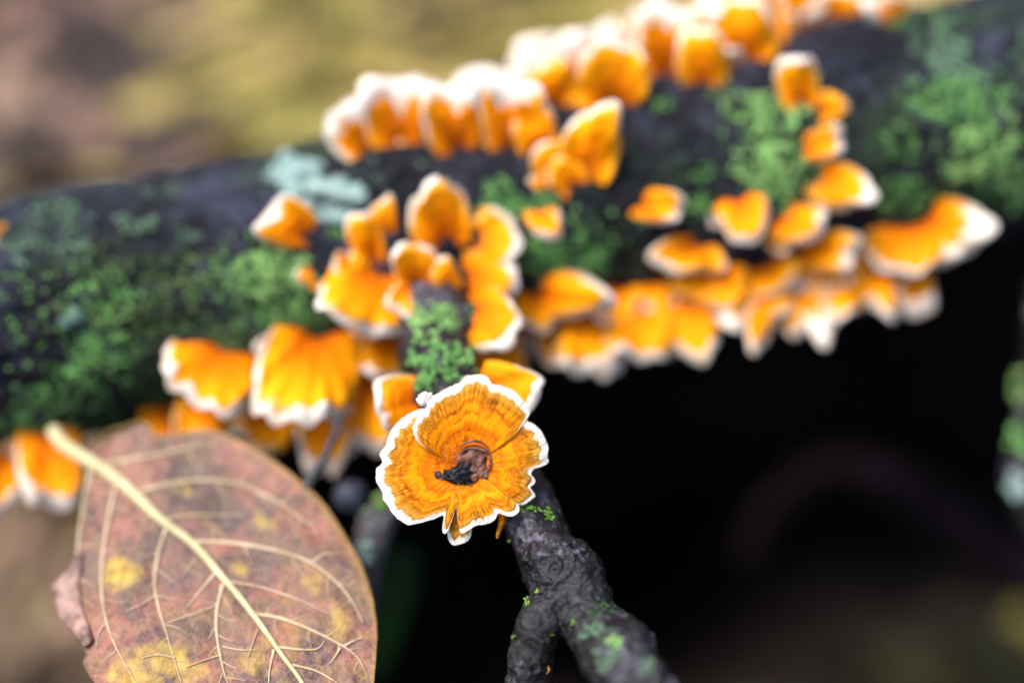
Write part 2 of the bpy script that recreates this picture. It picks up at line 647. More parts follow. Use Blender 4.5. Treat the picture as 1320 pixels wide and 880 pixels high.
def bracket(bx, by, tx, ty, w, rim, k, label, group=None, wave=0.10, lobes=3, dome=0.11, on=None):
    """one cap: attached to the wood at image point (bx,by), reaching to (tx,ty), w wide; k = how far it stands off the wood"""
    if group in (G3, G5):                          # rooted on the flank, just above where the log turns under
        while by > ty - 400 and hit(bx, by + 10, LOGVH, False)[0] is None:
            by -= 4
    b, ns = hit(bx, by, on)
    d = (b - CAM).dot(FWD)
    rnd = random.Random(int(bx * 31 + by * 7 + tx))
    base = b - ns * 0.12
    vi = (RT * (tx - bx) - UP * (ty - by)) * (d / FPX)
    L0 = vi.length
    tocam = (CAM - b).normalized()
    gdir = vi + tocam * (k * L0)
    L = gdir.length
    gdir.normalize()
    n = (tocam + Vector((0, 0, 0.25)))
    n = (n - gdir * n.dot(gdir)).normalized()
    side = gdir.cross(n)
    W = px2cm(w, d) / 2
    na, nt = 61, 15
    th = 0.04 + 0.02 * rnd.random()
    sca = max(3.0, w / 17.0)                     # scallops round the edge
    ph1, ph2, ph3 = rnd.random() * 6, rnd.random() * 6, rnd.random() * 6
    rim *= 0.95 if group == G1 and rim > 0.27 else 0.38 if group == G3 and rim < 0.4 else 0.7 if rim >= 0.4 else 0.5
    pk = rnd.uniform(-0.3, 0.3)
    tm = 1 - rim
    asym = rnd.uniform(-0.12, 0.12)
    upright = ty < by - 20
    amax, yo = (130, 0.42) if upright else (116, 0.32)

    def pt(t, al, under=0.0):
        a = al * math.radians(amax)
        lob = 1 + 0.06 * math.sin(lobes * al * 2.2 + ph1) + 0.03 * math.sin(lobes * 3.1 * al + ph2) + 0.10 * noise.noise(Vector((al * 2.3, ph1, ph3))) + 0.075 * (abs(math.sin(sca * al * 1.57 + ph3)) - 0.6) * (0.6 + 0.4 * math.sin(3 * al + ph1))
        X = W * math.copysign(abs(math.sin(a)) ** 0.82, a) * (1 + asym * math.copysign(1, al)) * lob
        ca_ = math.cos(a)
        Y = L * (yo + (1 - yo) * math.copysign(abs(ca_) ** 0.8, ca_)) * lob
        tt = t ** 0.92
        z = L * (dome * 4 * t * (1 - 0.80 * t) * (0.55 + 0.45 * math.cos(al * 1.4)))
        z += 0.8 * wave * L * t * t * math.sin(lobes * al * 2.2 + ph2) + 0.045 * L * t ** 4 * math.cos(2 * sca * al * 1.57 + 2 * ph3)
        z -= 0.10 * L * max(0, (t - 0.9)) / 0.1
        z += 0.022 * math.sin(t * 26 + ph3 + 0.6 * math.sin(al * 4)) * t
        z += 0.08 * L * t * noise.noise(Vector((al * 2.6, t * 2.2 + ph1, ph2)))
        z -= under
        return base + side * (X * tt) + gdir * (Y * tt) + n * z

    o = thing('bracket_fungus', b, label, 'fungus', group or 'orange bracket fungi on the log')
    als = [-1 + 2 * i / (na - 1) for i in range(na)]
    tmv = [1 - max(0.02, rim * (1 + 0.25 * math.sin(lobes * 2 * a + ph3) + 0.7 * noise.noise(Vector((a * 7, ph1, ph2)))) * (1 - 0.93 * min(1, abs(a - pk) / 1.05) ** 2)) for a in als]
    V, UVs = [], []
    for i, al in enumerate(als):
        for j in range(nt):
            t = tmv[i] * j / (nt - 1)
            V.append(pt(t, al))
            UVs.append((0.5 + 0.5 * al, t))
    F = grid_faces(na, nt, flip=True)
    off = len(V)
    for i, al in enumerate(als):
        for j in range(nt):
            t = tmv[i] * j / (nt - 1)
            V.append(pt(t, al, th * (0.6 + 1.2 * (1 - t))))
            UVs.append((0.5 + 0.5 * al, t * 0.8))
    F += grid_faces(na, nt, off=off)
    for i in (0, na - 1):                          # close the two side edges
        for j in range(nt - 1):
            q = (i * nt + j, i * nt + j + 1, off + i * nt + j + 1, off + i * nt + j)
            F.append(q if i == 0 else q[::-1])
    for i in range(na - 1):                        # outer edge
        F.append((i * nt + nt - 1, (i + 1) * nt + nt - 1, off + (i + 1) * nt + nt - 1, off + i * nt + nt - 1))
    mesh_obj('cap', V, F, M_CAP, o, uvs=UVs)
    V = []
    nm = 10
    for i, al in enumerate(als):
        for j in range(nm):
            x = j / (nm - 1)
            if x <= 0.5:
                t = tmv[i] + (1 - tmv[i]) * x * 2
                V.append(pt(t, al, -0.012 * math.sin(x * 2 * math.pi) - 0.004))
            else:
                y = (x - 0.5) * 2
                t = 1 + (tmv[i] - 1) * y
                t += 0.02 * math.sin(y * math.pi)
                V.append(pt(t, al, th * (0.6 + 1.2 * (1 - t)) * math.sin(min(1, y * 2) * math.pi / 2) + 0.004))
    F = [f for f in grid_faces(na, nm, flip=True) if tmv[min(na - 1, f[0] // nm)] < 0.965]
    mesh_obj('margin', V, F, M_MARGIN, o)
    return o


G1, G2, G3, G4, G5 = ('brackets along the top ridge of the log', 'brackets scattered on the flank of the log', 'brackets in the shelf row under the log',
                      'brackets clustered round the branch stub', 'brackets hanging under the log behind the dead leaf')
ROW = 'orange bracket with pale edge in the crowded shelf row along the log\'s underside'
LOW = 'shaded brownish orange bracket hanging under the log behind the dead leaf'
RID = 'orange bracket with frilly white upper edge in the upper ridge cluster'
CAPS = [
    # lower ridge cluster
    (478, 188, 436, 122, 88, 0.42, 0.35, 'bracket with thickest white edge, lowest on the log\'s ridge', G1), (520, 184, 500, 84, 92, 0.40, 0.30, 'tall bracket with thick white top next to the lowest ridge one', G1),
    (545, 180, 535, 92, 70, 0.38, 0.15, 'white topped bracket wedged behind two yellow orange ridge caps', G1),
    (590, 192, 572, 90, 86, 0.36, 0.40, 'domed yellow orange ridge bracket with white band over its left side', G1),
    (628, 150, 622, 80, 92, 0.42, 0.10, 'pale frilled bracket standing behind the domed ridge caps', G1),
    (664, 190, 652, 88, 92, 0.32, 0.40, 'rounded yellow orange ridge bracket above the trailing orange tail', G1),
    (700, 205, 690, 145, 60, 0.12, 0.35, 'deep orange bracket starting the tail below the ridge cluster', G1),
    (722, 230, 700, 180, 56, 0.08, 0.35, 'orange bracket midway down the tail below the ridge cluster', G1),
    (742, 243, 718, 205, 54, 0.08, 0.35, 'orange bracket ending the tail below the ridge cluster', G1),
    (748, 228, 772, 140, 76, 0.12, 0.45, 'egg shaped yellow orange bracket with thin pale rim beside the tail', G1),
    (708, 243, 684, 228, 24, 0.15, 0.30, 'tiny orange bracket at the bottom of the ridge tail', G1),
    # upper ridge cluster
    (722, 100, 680, 30, 92, 0.48, 0.25, 'white frilled bracket at the lower end of the upper ridge cluster', G1),
    (748, 92, 735, 10, 76, 0.48, 0.20, RID, G1), (790, 85, 782, 12, 64, 0.45, 0.15, RID, G1),
    (716, 130, 710, 70, 62, 0.08, 0.40, 'small round yellow orange bracket under the white frilled one', G1),
    (792, 132, 788, 48, 98, 0.14, 0.45, 'wide orange bracket with a white spot at its lower left', G1),
    (762, 122, 748, 108, 24, 0.5, 0.30, 'tiny white bracket tucked under the wide orange ridge one', G1),
    (862, 96, 845, -4, 82, 0.30, 0.35, RID, G1), (908, 105, 900, 30, 68, 0.16, 0.45, 'yellow orange bracket lowest in the middle of the upper ridge cluster', G1),
    (918, 70, 908, -16, 64, 0.30, 0.2, RID, G1), (960, 76, 948, -6, 88, 0.24, 0.40, RID, G1),
    (820, 80, 826, 5, 50, 0.35, 0.15, RID, G1), (990, 58, 985, -20, 56, 0.22, 0.25, RID, G1),
    (1032, 38, 1015, -26, 74, 0.22, 0.35, RID, G1), (1078, 22, 1062, -24, 52, 0.25, 0.35, RID, G1),
    (1164, 24, 1112, 6, 50, 0.42, 0.45, 'white sided orange bracket alone past the ridge cluster', G1),
    (1158, 26, 1150, 44, 24, 0.15, 0.4, 'tiny brownish bracket beneath the white sided ridge one', G1),
    # right flank
    (1036, 138, 1022, 66, 52, 0.24, 0.45, 'upright oval yellow bracket with pale rim beside two moss cushions', G2),
    (1058, 146, 1094, 126, 42, 0.06, 0.40, 'small plain orange bracket touching the upright oval one', G2),
    (1034, 192, 1092, 180, 44, 0.34, 0.45, 'small sideways bracket with cream right half beside the larger moss cushion', G2),
    (1050, 228, 1126, 256, 58, 0.32, 0.50, 'yellow bracket with white end pointing away from the moss cushion', G2),
    (822, 266, 884, 274, 46, 0.28, 0.45, 'pale lone bracket on bare bark above the shelf row', G2),
    (952, 262, 968, 318, 66, 0.24, 0.50, 'yellow orange bracket directly under the larger moss cushion', G2),
    (945, 282, 914, 280, 28, 0.5, 0.40, 'small white bracket at the side of the one under the moss cushion', G2),
    (1000, 288, 1068, 296, 52, 0.26, 0.50, 'wavy orange bracket with pale end right of the moss cushion one', G2),
    (1004, 302, 1014, 330, 32, 0.3, 0.5, 'tiny pale edged bracket under the wavy orange one', G2),
    (905, 318, 846, 344, 62, 0.22, 0.5, 'star shaped yellow bracket with pale left tip above the shelf row', G2),
    (902, 322, 938, 348, 38, 0.10, 0.5, 'small dull orange bracket joined to the star shaped one', G2),
    (692, 266, 714, 304, 46, 0.34, 0.5, 'small pale bracket on moss between ridge tail and branch stub', G2),
    # shelf row
    (1170, 292, 1150, 356, 112, 0.18, 0.75, 'wide orange bracket with pale lower edge near the shelf row\'s white end', G3),
    (1190, 288, 1278, 316, 84, 0.46, 0.60, 'bracket with big white half disc ending the shelf row', G3),
    (1195, 300, 1215, 352, 50, 0.25, 0.6, 'small orange bracket between the wide one and the white half disc', G3),
    (1030, 326, 1110, 338, 56, 0.30, 0.65, 'orange bracket with bright white round end midway on the shelf row', G3),
    (985, 345, 1000, 388, 84, 0.14, 0.75, 'plain orange bracket just under the wavy orange one', G3), (1052, 345, 1074, 392, 64, 0.28, 0.75, 'pale tipped bracket under the bright white round end', G3), (1120, 345, 1120, 402, 78, 0.2, 0.7, 'orange bracket beneath the wide pale edged one', G3),
    (1168, 352, 1184, 418, 54, 0.36, 0.65, 'bracket with white drooping tip under the wide shelf row one', G3),
    (1140, 368, 1145, 422, 44, 0.32, 0.6, ROW, G3), (1090, 368, 1092, 420, 56, 0.15, 0.6, ROW, G3),
    (1012, 380, 1046, 432, 76, 0.36, 0.6, 'bracket with large white lower edge midway under the shelf row', G3),
    (1036, 400, 1062, 454, 48, 0.40, 0.55, 'white tipped bracket hanging lowest from the middle of the shelf row', G3),
    (950, 390, 944, 444, 50, 0.40, 0.6, 'white tipped bracket beside the largest spreading one', G3), (980, 412, 974, 458, 38, 0.2, 0.4, 'dim brown bracket hanging below the middle of the shelf row', G3),
    (985, 395, 1000, 420, 60, 0.14, 0.6, ROW, G3),
    (886, 374, 898, 474, 84, 0.24, 0.75, 'largest spreading orange bracket of the shelf row, with white drip edge', G3), (846, 382, 848, 458, 74, 0.2, 0.75, ROW, G3), (925, 378, 918, 424, 60, 0.2, 0.7, ROW, G3),
    (925, 352, 925, 408, 96, 0.10, 0.75, ROW, G3), (826, 392, 814, 474, 88, 0.16, 0.7, 'pale tipped bracket on the stub side of the largest spreading one', G3),
    (802, 372, 786, 424, 58, 0.16, 0.7, ROW, G3), (845, 365, 835, 400, 60, 0.12, 0.7, ROW, G3),
    (762, 425, 745, 498, 86, 0.26, 0.55, 'orange bracket with pale lower edge at the stub end of the shelf row', G3), (722, 430, 712, 482, 66, 0.2, 0.55, 'orange bracket with pale lower edge at the stub end of the shelf row', G3), (790, 430, 778, 486, 56, 0.22, 0.5, 'orange bracket with pale lower edge at the stub end of the shelf row', G3),
    # round the branch stub
    (684, 385, 784, 383, 62, 0.24, 0.60, 'long sideways orange bracket with white end between stub and shelf row', G4),
    (690, 380, 680, 430, 58, 0.16, 0.6, 'orange bracket drooping below the long sideways one by the stub', G4),
    (578, 320, 560, 242, 78, 0.14, 0.50, 'large oval yellow orange bracket above the mossy branch stub', G4),
    (620, 325, 628, 276, 40, 0.10, 0.40, 'pointed deep orange bracket heading the column beside the stub', G4),
    (606, 322, 666, 322, 92, 0.22, 0.55, 'upper bracket with frilly pale edge in the column beside the stub', G4),
    (604, 360, 668, 366, 76, 0.18, 0.6, 'middle orange bracket in the column beside the stub', G4),
    (608, 392, 656, 436, 84, 0.30, 0.65, 'lowest bracket in the column beside the stub, white lower edge', G4),
    (536, 362, 526, 308, 60, 0.16, 0.5, 'small rounded bracket between the oval one and the moss', G4),
    (534, 362, 512, 400, 52, 0.28, 0.6, 'small cream edged bracket resting on the stub moss', G4),
    (584, 366, 572, 326, 36, 0.10, 0.4, 'tiny orange bracket under the large oval one', G4),
    (506, 318, 498, 262, 34, 0.12, 0.4, 'narrow upright orange bracket beside the oval one', G4),
    (484, 335, 464, 266, 46, 0.14, 0.45, 'upright orange bracket behind the big white edged fan', G4),
    (492, 345, 452, 328, 52, 0.06, 0.5, 'plain orange bracket layered over the big white edged fan', G4),
    (488, 352, 436, 414, 128, 0.17, 0.65, 'big orange fan bracket with white lower edge left of the stub', G4),
    (422, 360, 385, 352, 38, 0.14, 0.4, 'small orange bracket poking from behind the big fan', G4),
    (400, 312, 336, 280, 66, 0.34, 0.5, 'lone round bracket with thick white rim below the pale lichen', G4),
    (508, 425, 482, 488, 66, 0.16, 0.65, 'orange bracket hanging beneath the big white edged fan', G4),
    (534, 520, 474, 520, 70, 0.34, 0.35, 'small white rimmed bracket growing beside the large rosette', G4),
    (632, 430, 652, 505, 76, 0.12, 0.55, 'tall orange bracket on the stub above the large rosette', G4),
    (650, 488, 726, 512, 92, 0.30, 0.40, 'white edged bracket partly behind the large rosette', G4),
    (640, 455, 690, 462, 60, 0.2, 0.5, 'small orange bracket between the tall one and the shelf row', G4),
    # left under the log
    (288, 450, 244, 520, 134, 0.26, 0.75, 'wide fan bracket with scalloped white edge, last one along the log', G5),
    (412, 435, 378, 552, 128, 0.20, 0.80, 'large orange fan bracket with white scalloped lower edge near the leaf', G5),
    (384, 440, 332, 462, 50, 0.42, 0.6, 'small bracket with pink white side on the large fan\'s flank', G5),
    (448, 448, 424, 490, 52, 0.10, 0.7, 'small orange bracket overlapping the large fan near the leaf', G5),
    (470, 465, 452, 506, 44, 0.08, 0.65, 'little plain orange bracket beside the overlapping small one', G5),
    (316, 490, 300, 540, 50, 0.30, 0.6, 'small white tipped bracket between the two fans near the leaf', G5),
    (335, 478, 322, 512, 46, 0.12, 0.6, 'plain orange bracket joining the two fans near the leaf', G5),
    (352, 520, 338, 582, 100, 0.08, 0.5, LOW, G5), (418, 530, 404, 606, 66, 0.24, 0.5, LOW, G5), (455, 535, 440, 602, 50, 0.34, 0.45, LOW, G5),
    (482, 525, 474, 592, 76, 0.18, 0.5, LOW, G5), (220, 548, 210, 590, 60, 0.1, 0.4, LOW, G5), (268, 540, 258, 590, 70, 0.1, 0.4, LOW, G5),
    (62, 555, 66, 662, 86, 0.34, 0.45, 'white edged bracket beside the pale leaf stalk', G5),
    (85, 575, 98, 650, 40, 0.4, 0.4, 'narrow white tipped bracket touching the pale leaf stalk', G5),
    (12, 575, 4, 664, 56, 0.34, 0.45, 'drooping white tipped bracket farthest along from the leaf stalk', G5),
    (42, 568, 14, 594, 40, 0.22, 0.4, 'small brownish bracket above the one beside the leaf stalk', G5),
    (14, 298, -8, 312, 34, 0.5, 0.4, 'whitish bracket alone among pale moss dots', G5),
]
rc = random.Random(21)
FILL = 'little orange bracket squeezed between larger ones of the shelf row'
for i in range(22):
    x = 710 + 24 * i + rc.uniform(-8, 8)
    tier = rc.choice((-1, 0, 1, 1))
    y = 428 - (x - 710) * 0.21 + tier * 20
    CAPS.append((x, y - 14, x + rc.uniform(-8, 16), y + rc.uniform(12, 26), rc.uniform(34, 56), rc.choice((0.1, 0.25, 0.4)), rc.uniform(0.5, 0.95), FILL, G3))
FILL = 'little orange bracket squeezed among the ridge clusters'
for x, y in ((520, 150), (608, 175), (640, 185), (690, 110), (745, 125), (830, 95), (880, 90), (935, 85), (1000, 45), (1050, 30), (1100, 12)):
    CAPS.append((x, y, x + rc.uniform(-12, 6), y - rc.uniform(26, 40), rc.uniform(30, 44), rc.choice((0.1, 0.2, 0.42)), rc.uniform(0.5, 0.8), FILL, G1))
FILL = 'little orange bracket squeezed among the caps round the stub'
for x, y, tx, ty in ((470, 400, 458, 430), (500, 395, 490, 428), (455, 345, 430, 338), (640, 300, 655, 296), (648, 345, 668, 346), (600, 345, 590, 370),
                     (665, 425, 690, 440), (700, 405, 712, 430), (740, 400, 752, 424), (480, 460, 470, 484), (650, 455, 640, 485)):
    CAPS.append((x, y, tx, ty, rc.uniform(28, 42), rc.choice((0.15, 0.3, 0.42)), 0.7, FILL, G4))
for c in CAPS:
    if c[8] == G3:                                 # upper tier lies close, lower tier reaches out into the light
        c = list(c)
        c[6] = 0.6 if c[1] < 413 - (c[0] - 710) * 0.21 else 0.8
        c[3] -= 6
    bracket(*c)

# ------------------------------------------------------------------ the large rosette
ZS = 953 / 260.0                                   # measured on a 3.67x enlargement
HC = (472, 488)
HD = 23.12
HO = P(470 + HC[0] / ZS, 470 + HC[1] / ZS, HD)
HN = (CAM - HO).normalized()
HN = (HN + Vector((0.02, 0, 0.06))).normalized()
HX = (RT - HN * RT.dot(HN)).normalized()
HY = HN.cross(HX)
UZ = HD / FPX / ZS                                 # cm per enlarged pixel


def m_rosette():
    m = Mat('rosette_skin')
    uv = m.n('ShaderNodeSeparateXYZ')
    m.l(m.coord('UV'), uv.inputs[0])
    u, v = uv.outputs['X'], uv.outputs['Y']
    c = m.coord()
    # concentric zones, waved a little round the cap
    n_lo = m.noise(c, 130, 3, 0.5)
    vv = m.math('ADD', v, m.math('MULTIPLY', m.math('SUBTRACT', n_lo, 0.5), 0.22))
    base = m.ramp(vv, [(0.10, (0.22, 0.040, 0.002)), (0.24, (0.50, 0.095, 0.001)), (0.36, (0.66, 0.150, 0.001)), (0.48, (0.80, 0.205, 0.001)),
                       (0.56, (0.66, 0.145, 0.001)), (0.64, (0.88, 0.29, 0.001)), (0.74, (0.78, 0.235, 0.002)), (0.79, (0.52, 0.14, 0.002)),
                       (0.83, (0.72, 0.27, 0.006)), (0.88, (0.46, 0.16, 0.004)), (0.94, (0.62, 0.27, 0.02)), (1.0, (0.52, 0.28, 0.06))])
    cz = m.n('ShaderNodeCombineXYZ')
    m.l(m.math('MULTIPLY', u, 3.0), cz.inputs[0])
    m.l(m.math('MULTIPLY', vv, 17.0), cz.inputs[1])
    zones = m.noise(cz.outputs[0], 1.0, 3, 0.6)
    base = m.mix(1.0, base, m.ramp(zones, [(0.34, (0.52, 0.40, 0.3)), (0.47, (1, 1, 1)), (0.7, (1.0, 1.0, 1.0))]), 'MULTIPLY')
    # radial streaks, stronger towards the edge
    cs = m.n('ShaderNodeCombineXYZ')
    m.l(m.math('MULTIPLY', u, 62.0), cs.inputs[0])
    m.l(m.math('MULTIPLY', v, 3.0), cs.inputs[1])
    st = m.noise(cs.outputs[0], 1.0, 4, 0.65)
    streak = m.ramp(st, [(0.36, (0.26, 0.16, 0.12)), (0.54, (1, 1, 1))])
    amt = m.ramp(v, [(0.40, (0.10,) * 3), (0.70, (0.42,) * 3), (0.88, (0.95,) * 3)])
    base = m.mix(amt, base, m.mix(1.0, base, streak, 'MULTIPLY'))
    # brown stains of their own shape
    stn = m.ramp(m.noise(c, 210, 4, 0.6, 0.6), [(0.58, (0, 0, 0)), (0.68, (1, 1, 1))])
    base = m.mix(m.math('MULTIPLY', m.math('MULTIPLY', stn, amt), 0.6), base, (0.20, 0.075, 0.008))
    spk = m.ramp(m.noise(c, 2600, 2, 0.5), [(0.24, (1, 1, 1)), (0.29, (0, 0, 0))])
    base = m.mix(m.math('MULTIPLY', spk, 0.7), base, (0.10, 0.03, 0.004))
    m.color(base)
    m.rough(0.6, 0.06)
    b = m.bump(st, 0.35, 0.0005)
    b = m.bump(zones, 0.45, 0.0006, b)
    m.bump(m.noise(c, 1800, 3), 0.35, 0.0002, b)
    m.translucent(base, 0.10)
    return m.m


def m_rosette_margin():
    m = Mat('rosette_white_margin')
    uv = m.n('ShaderNodeSeparateXYZ')
    m.l(m.coord('UV'), uv.inputs[0])
    u, v = uv.outputs['X'], uv.outputs['Y']
    cs = m.n('ShaderNodeCombineXYZ')
    m.l(m.math('MULTIPLY', u, 80.0), cs.inputs[0])
    m.l(m.math('MULTIPLY', v, 1.0), cs.inputs[1])
    st = m.noise(cs.outputs[0], 1.0, 4, 0.7)
    base = m.ramp(st, [(0.30, (0.42, 0.33, 0.25)), (0.44, (0.62, 0.57, 0.51)), (0.6, (0.74, 0.71, 0.67))])
    inner = m.ramp(m.math('ADD', v, m.math('MULTIPLY', m.math('SUBTRACT', st, 0.5), 0.5)), [(0.0, (1, 1, 1)), (0.32, (0, 0, 0))])
    base = m.mix(m.math('MULTIPLY', inner, 0.9), base, (0.58, 0.36, 0.13))
    m.color(base)
    m.rough(0.7, 0.25)
    m.bump(st, 0.6, 0.0005)
    m.translucent((0.85, 0.78, 0.68), 0.12)
    return m.m


M_ROS, M_ROSM = m_rosette(), m_rosette_margin()
ros = thing('bracket_rosette', HO, 'large sharp orange rosette fungus with wavy white rim and dark centre', 'fungus')


def lobe(outline, lift, wid, amp, freq, seed, tilt=0.0, inner=30, edge_lift=(0, 0), curl=0.0, concave=0.0):
    """outline: enlarged-picture points in order of angle round the centre; wid: white margin width (enlarged px), constant or [(angle,width)]"""
    pa = []
    for x, y in outline:
        a = math.degrees(math.atan2(-(y - HC[1]), x - HC[0]))
        pa.append([a, math.hypot(x - HC[0], y - HC[1])])
    for i in range(1, len(pa)):                    # unwrap, angles increasing
        while pa[i][0] < pa[i - 1][0] - 180:
            pa[i][0] += 360
        while pa[i][0] > pa[i - 1][0] + 180:
            pa[i][0] -= 360
        if pa[i][0] <= pa[i - 1][0]:
            pa[i][0] = pa[i - 1][0] + 0.4
    A = np.array([p[0] for p in pa])
    Rr = np.array([p[1] for p in pa])
    a0, a1 = A[0], A[-1]
    n = max(60, int((a1 - a0) * 1.6))
    th = np.linspace(a0, a1, n)
    R = np.interp(th, A, Rr)
    ker = np.array([1, 2, 3, 4, 5, 4, 3, 2, 1]) / 25.0
    Rp = np.concatenate([[R[0]] * 4, R, [R[-1]] * 4])
    R = np.convolve(Rp, ker, 'valid')
    for i in range(n):
        R[i] += 3.2 * noise.noise(Vector((th[i] * 0.45, seed, 0))) + 2.0 * noise.noise(Vector((th[i] * 1.3, seed, 5)))
    W = np.full(n, float(wid)) if not isinstance(wid, list) else np.interp(th, [q[0] for q in wid], [q[1] for q in wid])
    W = np.minimum(W * 0.96, np.maximum(2.5, (R - 165) * 0.6))
    W = np.maximum(W, 2.5)
    for i in range(n):
        W[i] *= 1 + 0.45 * noise.noise(Vector((th[i] * 0.25, seed, 11))) + 0.2 * noise.noise(Vector((th[i] * 1.1, seed, 15)))

    def surf(i, r):
        f = r / R[i]
        rr = r / 400.0
        q = (th[i] - a0) / (a1 - a0)
        z = 0.50 * (rr ** 0.85) - 0.30 * rr ** 3          # funnel, flattening out
        g_ = smooth(0.32, 0.78, r / 290.0)               # lobes part only towards the rim; one funnel inside
        z += lift * (0.12 * f + 0.88 * g_)
        z += amp * 1.25 * f ** 2.2 * (math.sin(math.radians(th[i]) * freq + seed) + 0.55 * noise.noise(Vector((th[i] * 0.09, seed, 2))))
        z += 0.35 * amp * f ** 4 * noise.noise(Vector((th[i] * 0.3, seed, 3)))
        z += edge_lift[0] * math.exp(-(q / 0.16) ** 2) * g_ + edge_lift[1] * math.exp(-((1 - q) / 0.16) ** 2) * g_
        z += curl * max(0, f - 0.8) / 0.2
        z -= concave * math.sin(math.pi * q) * f
        z += 0.006 * math.sin(f * 44 + 2 * noise.noise(Vector((th[i] * 0.05, seed, 8)))) * f
        z += 0.012 * noise.noise(Vector((th[i] * 0.2, f * 2.5, seed)))
        a = math.radians(th[i])
        return HO + HX * (r * math.cos(a) * UZ) + HY * (r * math.sin(a) * UZ) + HN * z

    nt_ = 34
    V, UVs = [], []
    for i in range(n):
        rm = R[i] - W[i]
        for j in range(nt_):
            r = inner + (rm - inner) * j / (nt_ - 1)
            V.append(surf(i, r))
            UVs.append((th[i] / 60.0, 0.10 + 0.90 * (r / rm)))
    F = grid_faces(n, nt_)
    off = len(V)
    tk = 0.05
    for i in range(n):
        rm = R[i] - W[i]
        for j in range(nt_):
            r = inner + (rm - inner) * j / (nt_ - 1)
            V.append(surf(i, r) - HN * tk)
            UVs.append((th[i] / 60.0, 0.3 + 0.5 * (r / rm)))
    F += grid_faces(n, nt_, off=off, flip=True)
    for i in (0, n - 1):
        for j in range(nt_ - 1):
            q = (i * nt_ + j, off + i * nt_ + j, off + i * nt_ + j + 1, i * nt_ + j + 1)
            F.append(q if i == 0 else q[::-1])
    for i in range(n - 1):                         # outer edge of the skin
        q = (i * nt_ + nt_ - 1, (i + 1) * nt_ + nt_ - 1, off + (i + 1) * nt_ + nt_ - 1, off + i * nt_ + nt_ - 1)
        F.append(q[::-1])
    lo = mesh_obj('lobe', V, F, M_ROS, ros, uvs=UVs)
    if W.max() < 4:
        return lo
    V, UVs = [], []
    nm = 16
    for i in range(n):
        for j in range(nm):
            x = j / (nm - 1)
            if x < 0.6:
                s = x / 0.6
                r = R[i] - W[i] * (1 - s)
                up = 0.003 + 0.007 * math.sin(s * math.pi * 0.75) + 0.012 * noise.noise(Vector((th[i] * 0.9, s * 2, seed)))
            else:
                y = (x - 0.6) / 0.4
                r = R[i] + 3 * math.sin(y * math.pi) - W[i] * 0.55 * y * y
                up = -0.055 * math.sin(min(1, y * 1.6) * math.pi / 2) + 0.010 * (1 - y)
            V.append(surf(i, r) + HN * up)
            UVs.append((th[i] / 60.0, min(1, x / 0.6)))
    F = [f for f in grid_faces(n, nm) if W[f[0] // nm] > 3 or W[f[2] // nm] > 3]
    m = mesh_obj('margin', V, F, M_ROSM, lo, uvs=UVs)
    return lo


def ang(x, y):
    return math.degrees(math.atan2(-(y - HC[1]), x - HC[0])) % 360


lobe([(HC[0] + 255 * math.cos(math.radians(a)), HC[1] - 250 * math.sin(math.radians(a))) for a in range(0, 361, 8)], -0.11, 3, 0.01, 3, 5.5, inner=8)
# furrow behind, then left, right, bottom and the overlapping top lobe
lobe([(392, 640), (388, 720), (392, 780), (402, 838), (428, 850), (455, 842), (482, 832), (510, 800), (500, 770), (505, 700), (500, 640)],
     -0.12, 34, 0.01, 3, 3.1, inner=20)
lobe([(330, 210), (300, 205), (215, 235), (150, 285), (115, 340), (105, 385), (70, 430), (97, 468), (60, 486), (58, 550), (90, 600), (94, 640), (115, 662),
      (150, 715), (208, 756), (290, 737), (340, 722), (385, 702), (372, 740), (362, 785), (380, 798), (402, 785), (412, 700), (424, 600)],
     0.02, [(110, 34), (140, 40), (200, 44), (240, 34), (258, 22)], 0.030, 5, 1.7, edge_lift=(-0.04, 0.02), concave=0.03)
lobe([(640, 620), (690, 650), (745, 665), (790, 630), (812, 618), (770, 582), (800, 560), (808, 545), (778, 520), (790, 492), (872, 470), (858, 440), (862, 390), (832, 320),
      (775, 270), (740, 262), (700, 262)],
     0.0, [(-45, 16), (-20, 16), (-5, 18), (2, 34), (20, 44), (45, 34)], 0.045, 4, 0.4, edge_lift=(-0.03, -0.05), inner=26)
lobe([(432, 590), (438, 700), (452, 798), (520, 757), (590, 745), (616, 728), (626, 694), (645, 705), (668, 716), (702, 712), (728, 690), (722, 655), (692, 640), (650, 600), (600, 552)],
     0.05, [(-100, 2), (-95.5, 2), (-93, 28), (-70, 34), (-50, 32), (-37, 24), (-34, 2)], 0.035, 9, 2.2, edge_lift=(0.05, 0.05), inner=30, concave=-0.04)
lobe([(590, 420), (650, 398), (700, 366), (718, 345), (724, 310), (745, 276), (782, 262), (785, 240), (752, 180), (702, 126), (640, 100), (590, 96), (584, 62), (560, 50), (503, 50),
      (497, 66), (490, 48), (464, 60), (458, 88), (400, 112), (350, 140), (318, 158), (290, 190), (300, 206), (252, 254), (226, 310), (240, 352), (262, 380), (286, 403), (345, 415), (398, 450)],
     0.055, [(26, 2), (34.5, 2), (37, 16), (42, 28), (52, 44), (90, 46), (118, 40), (128, 32), (146, 25), (153, 12), (155.3, 2)], 0.028, 3, 0.9, edge_lift=(-0.045, 0.02), concave=0.0)


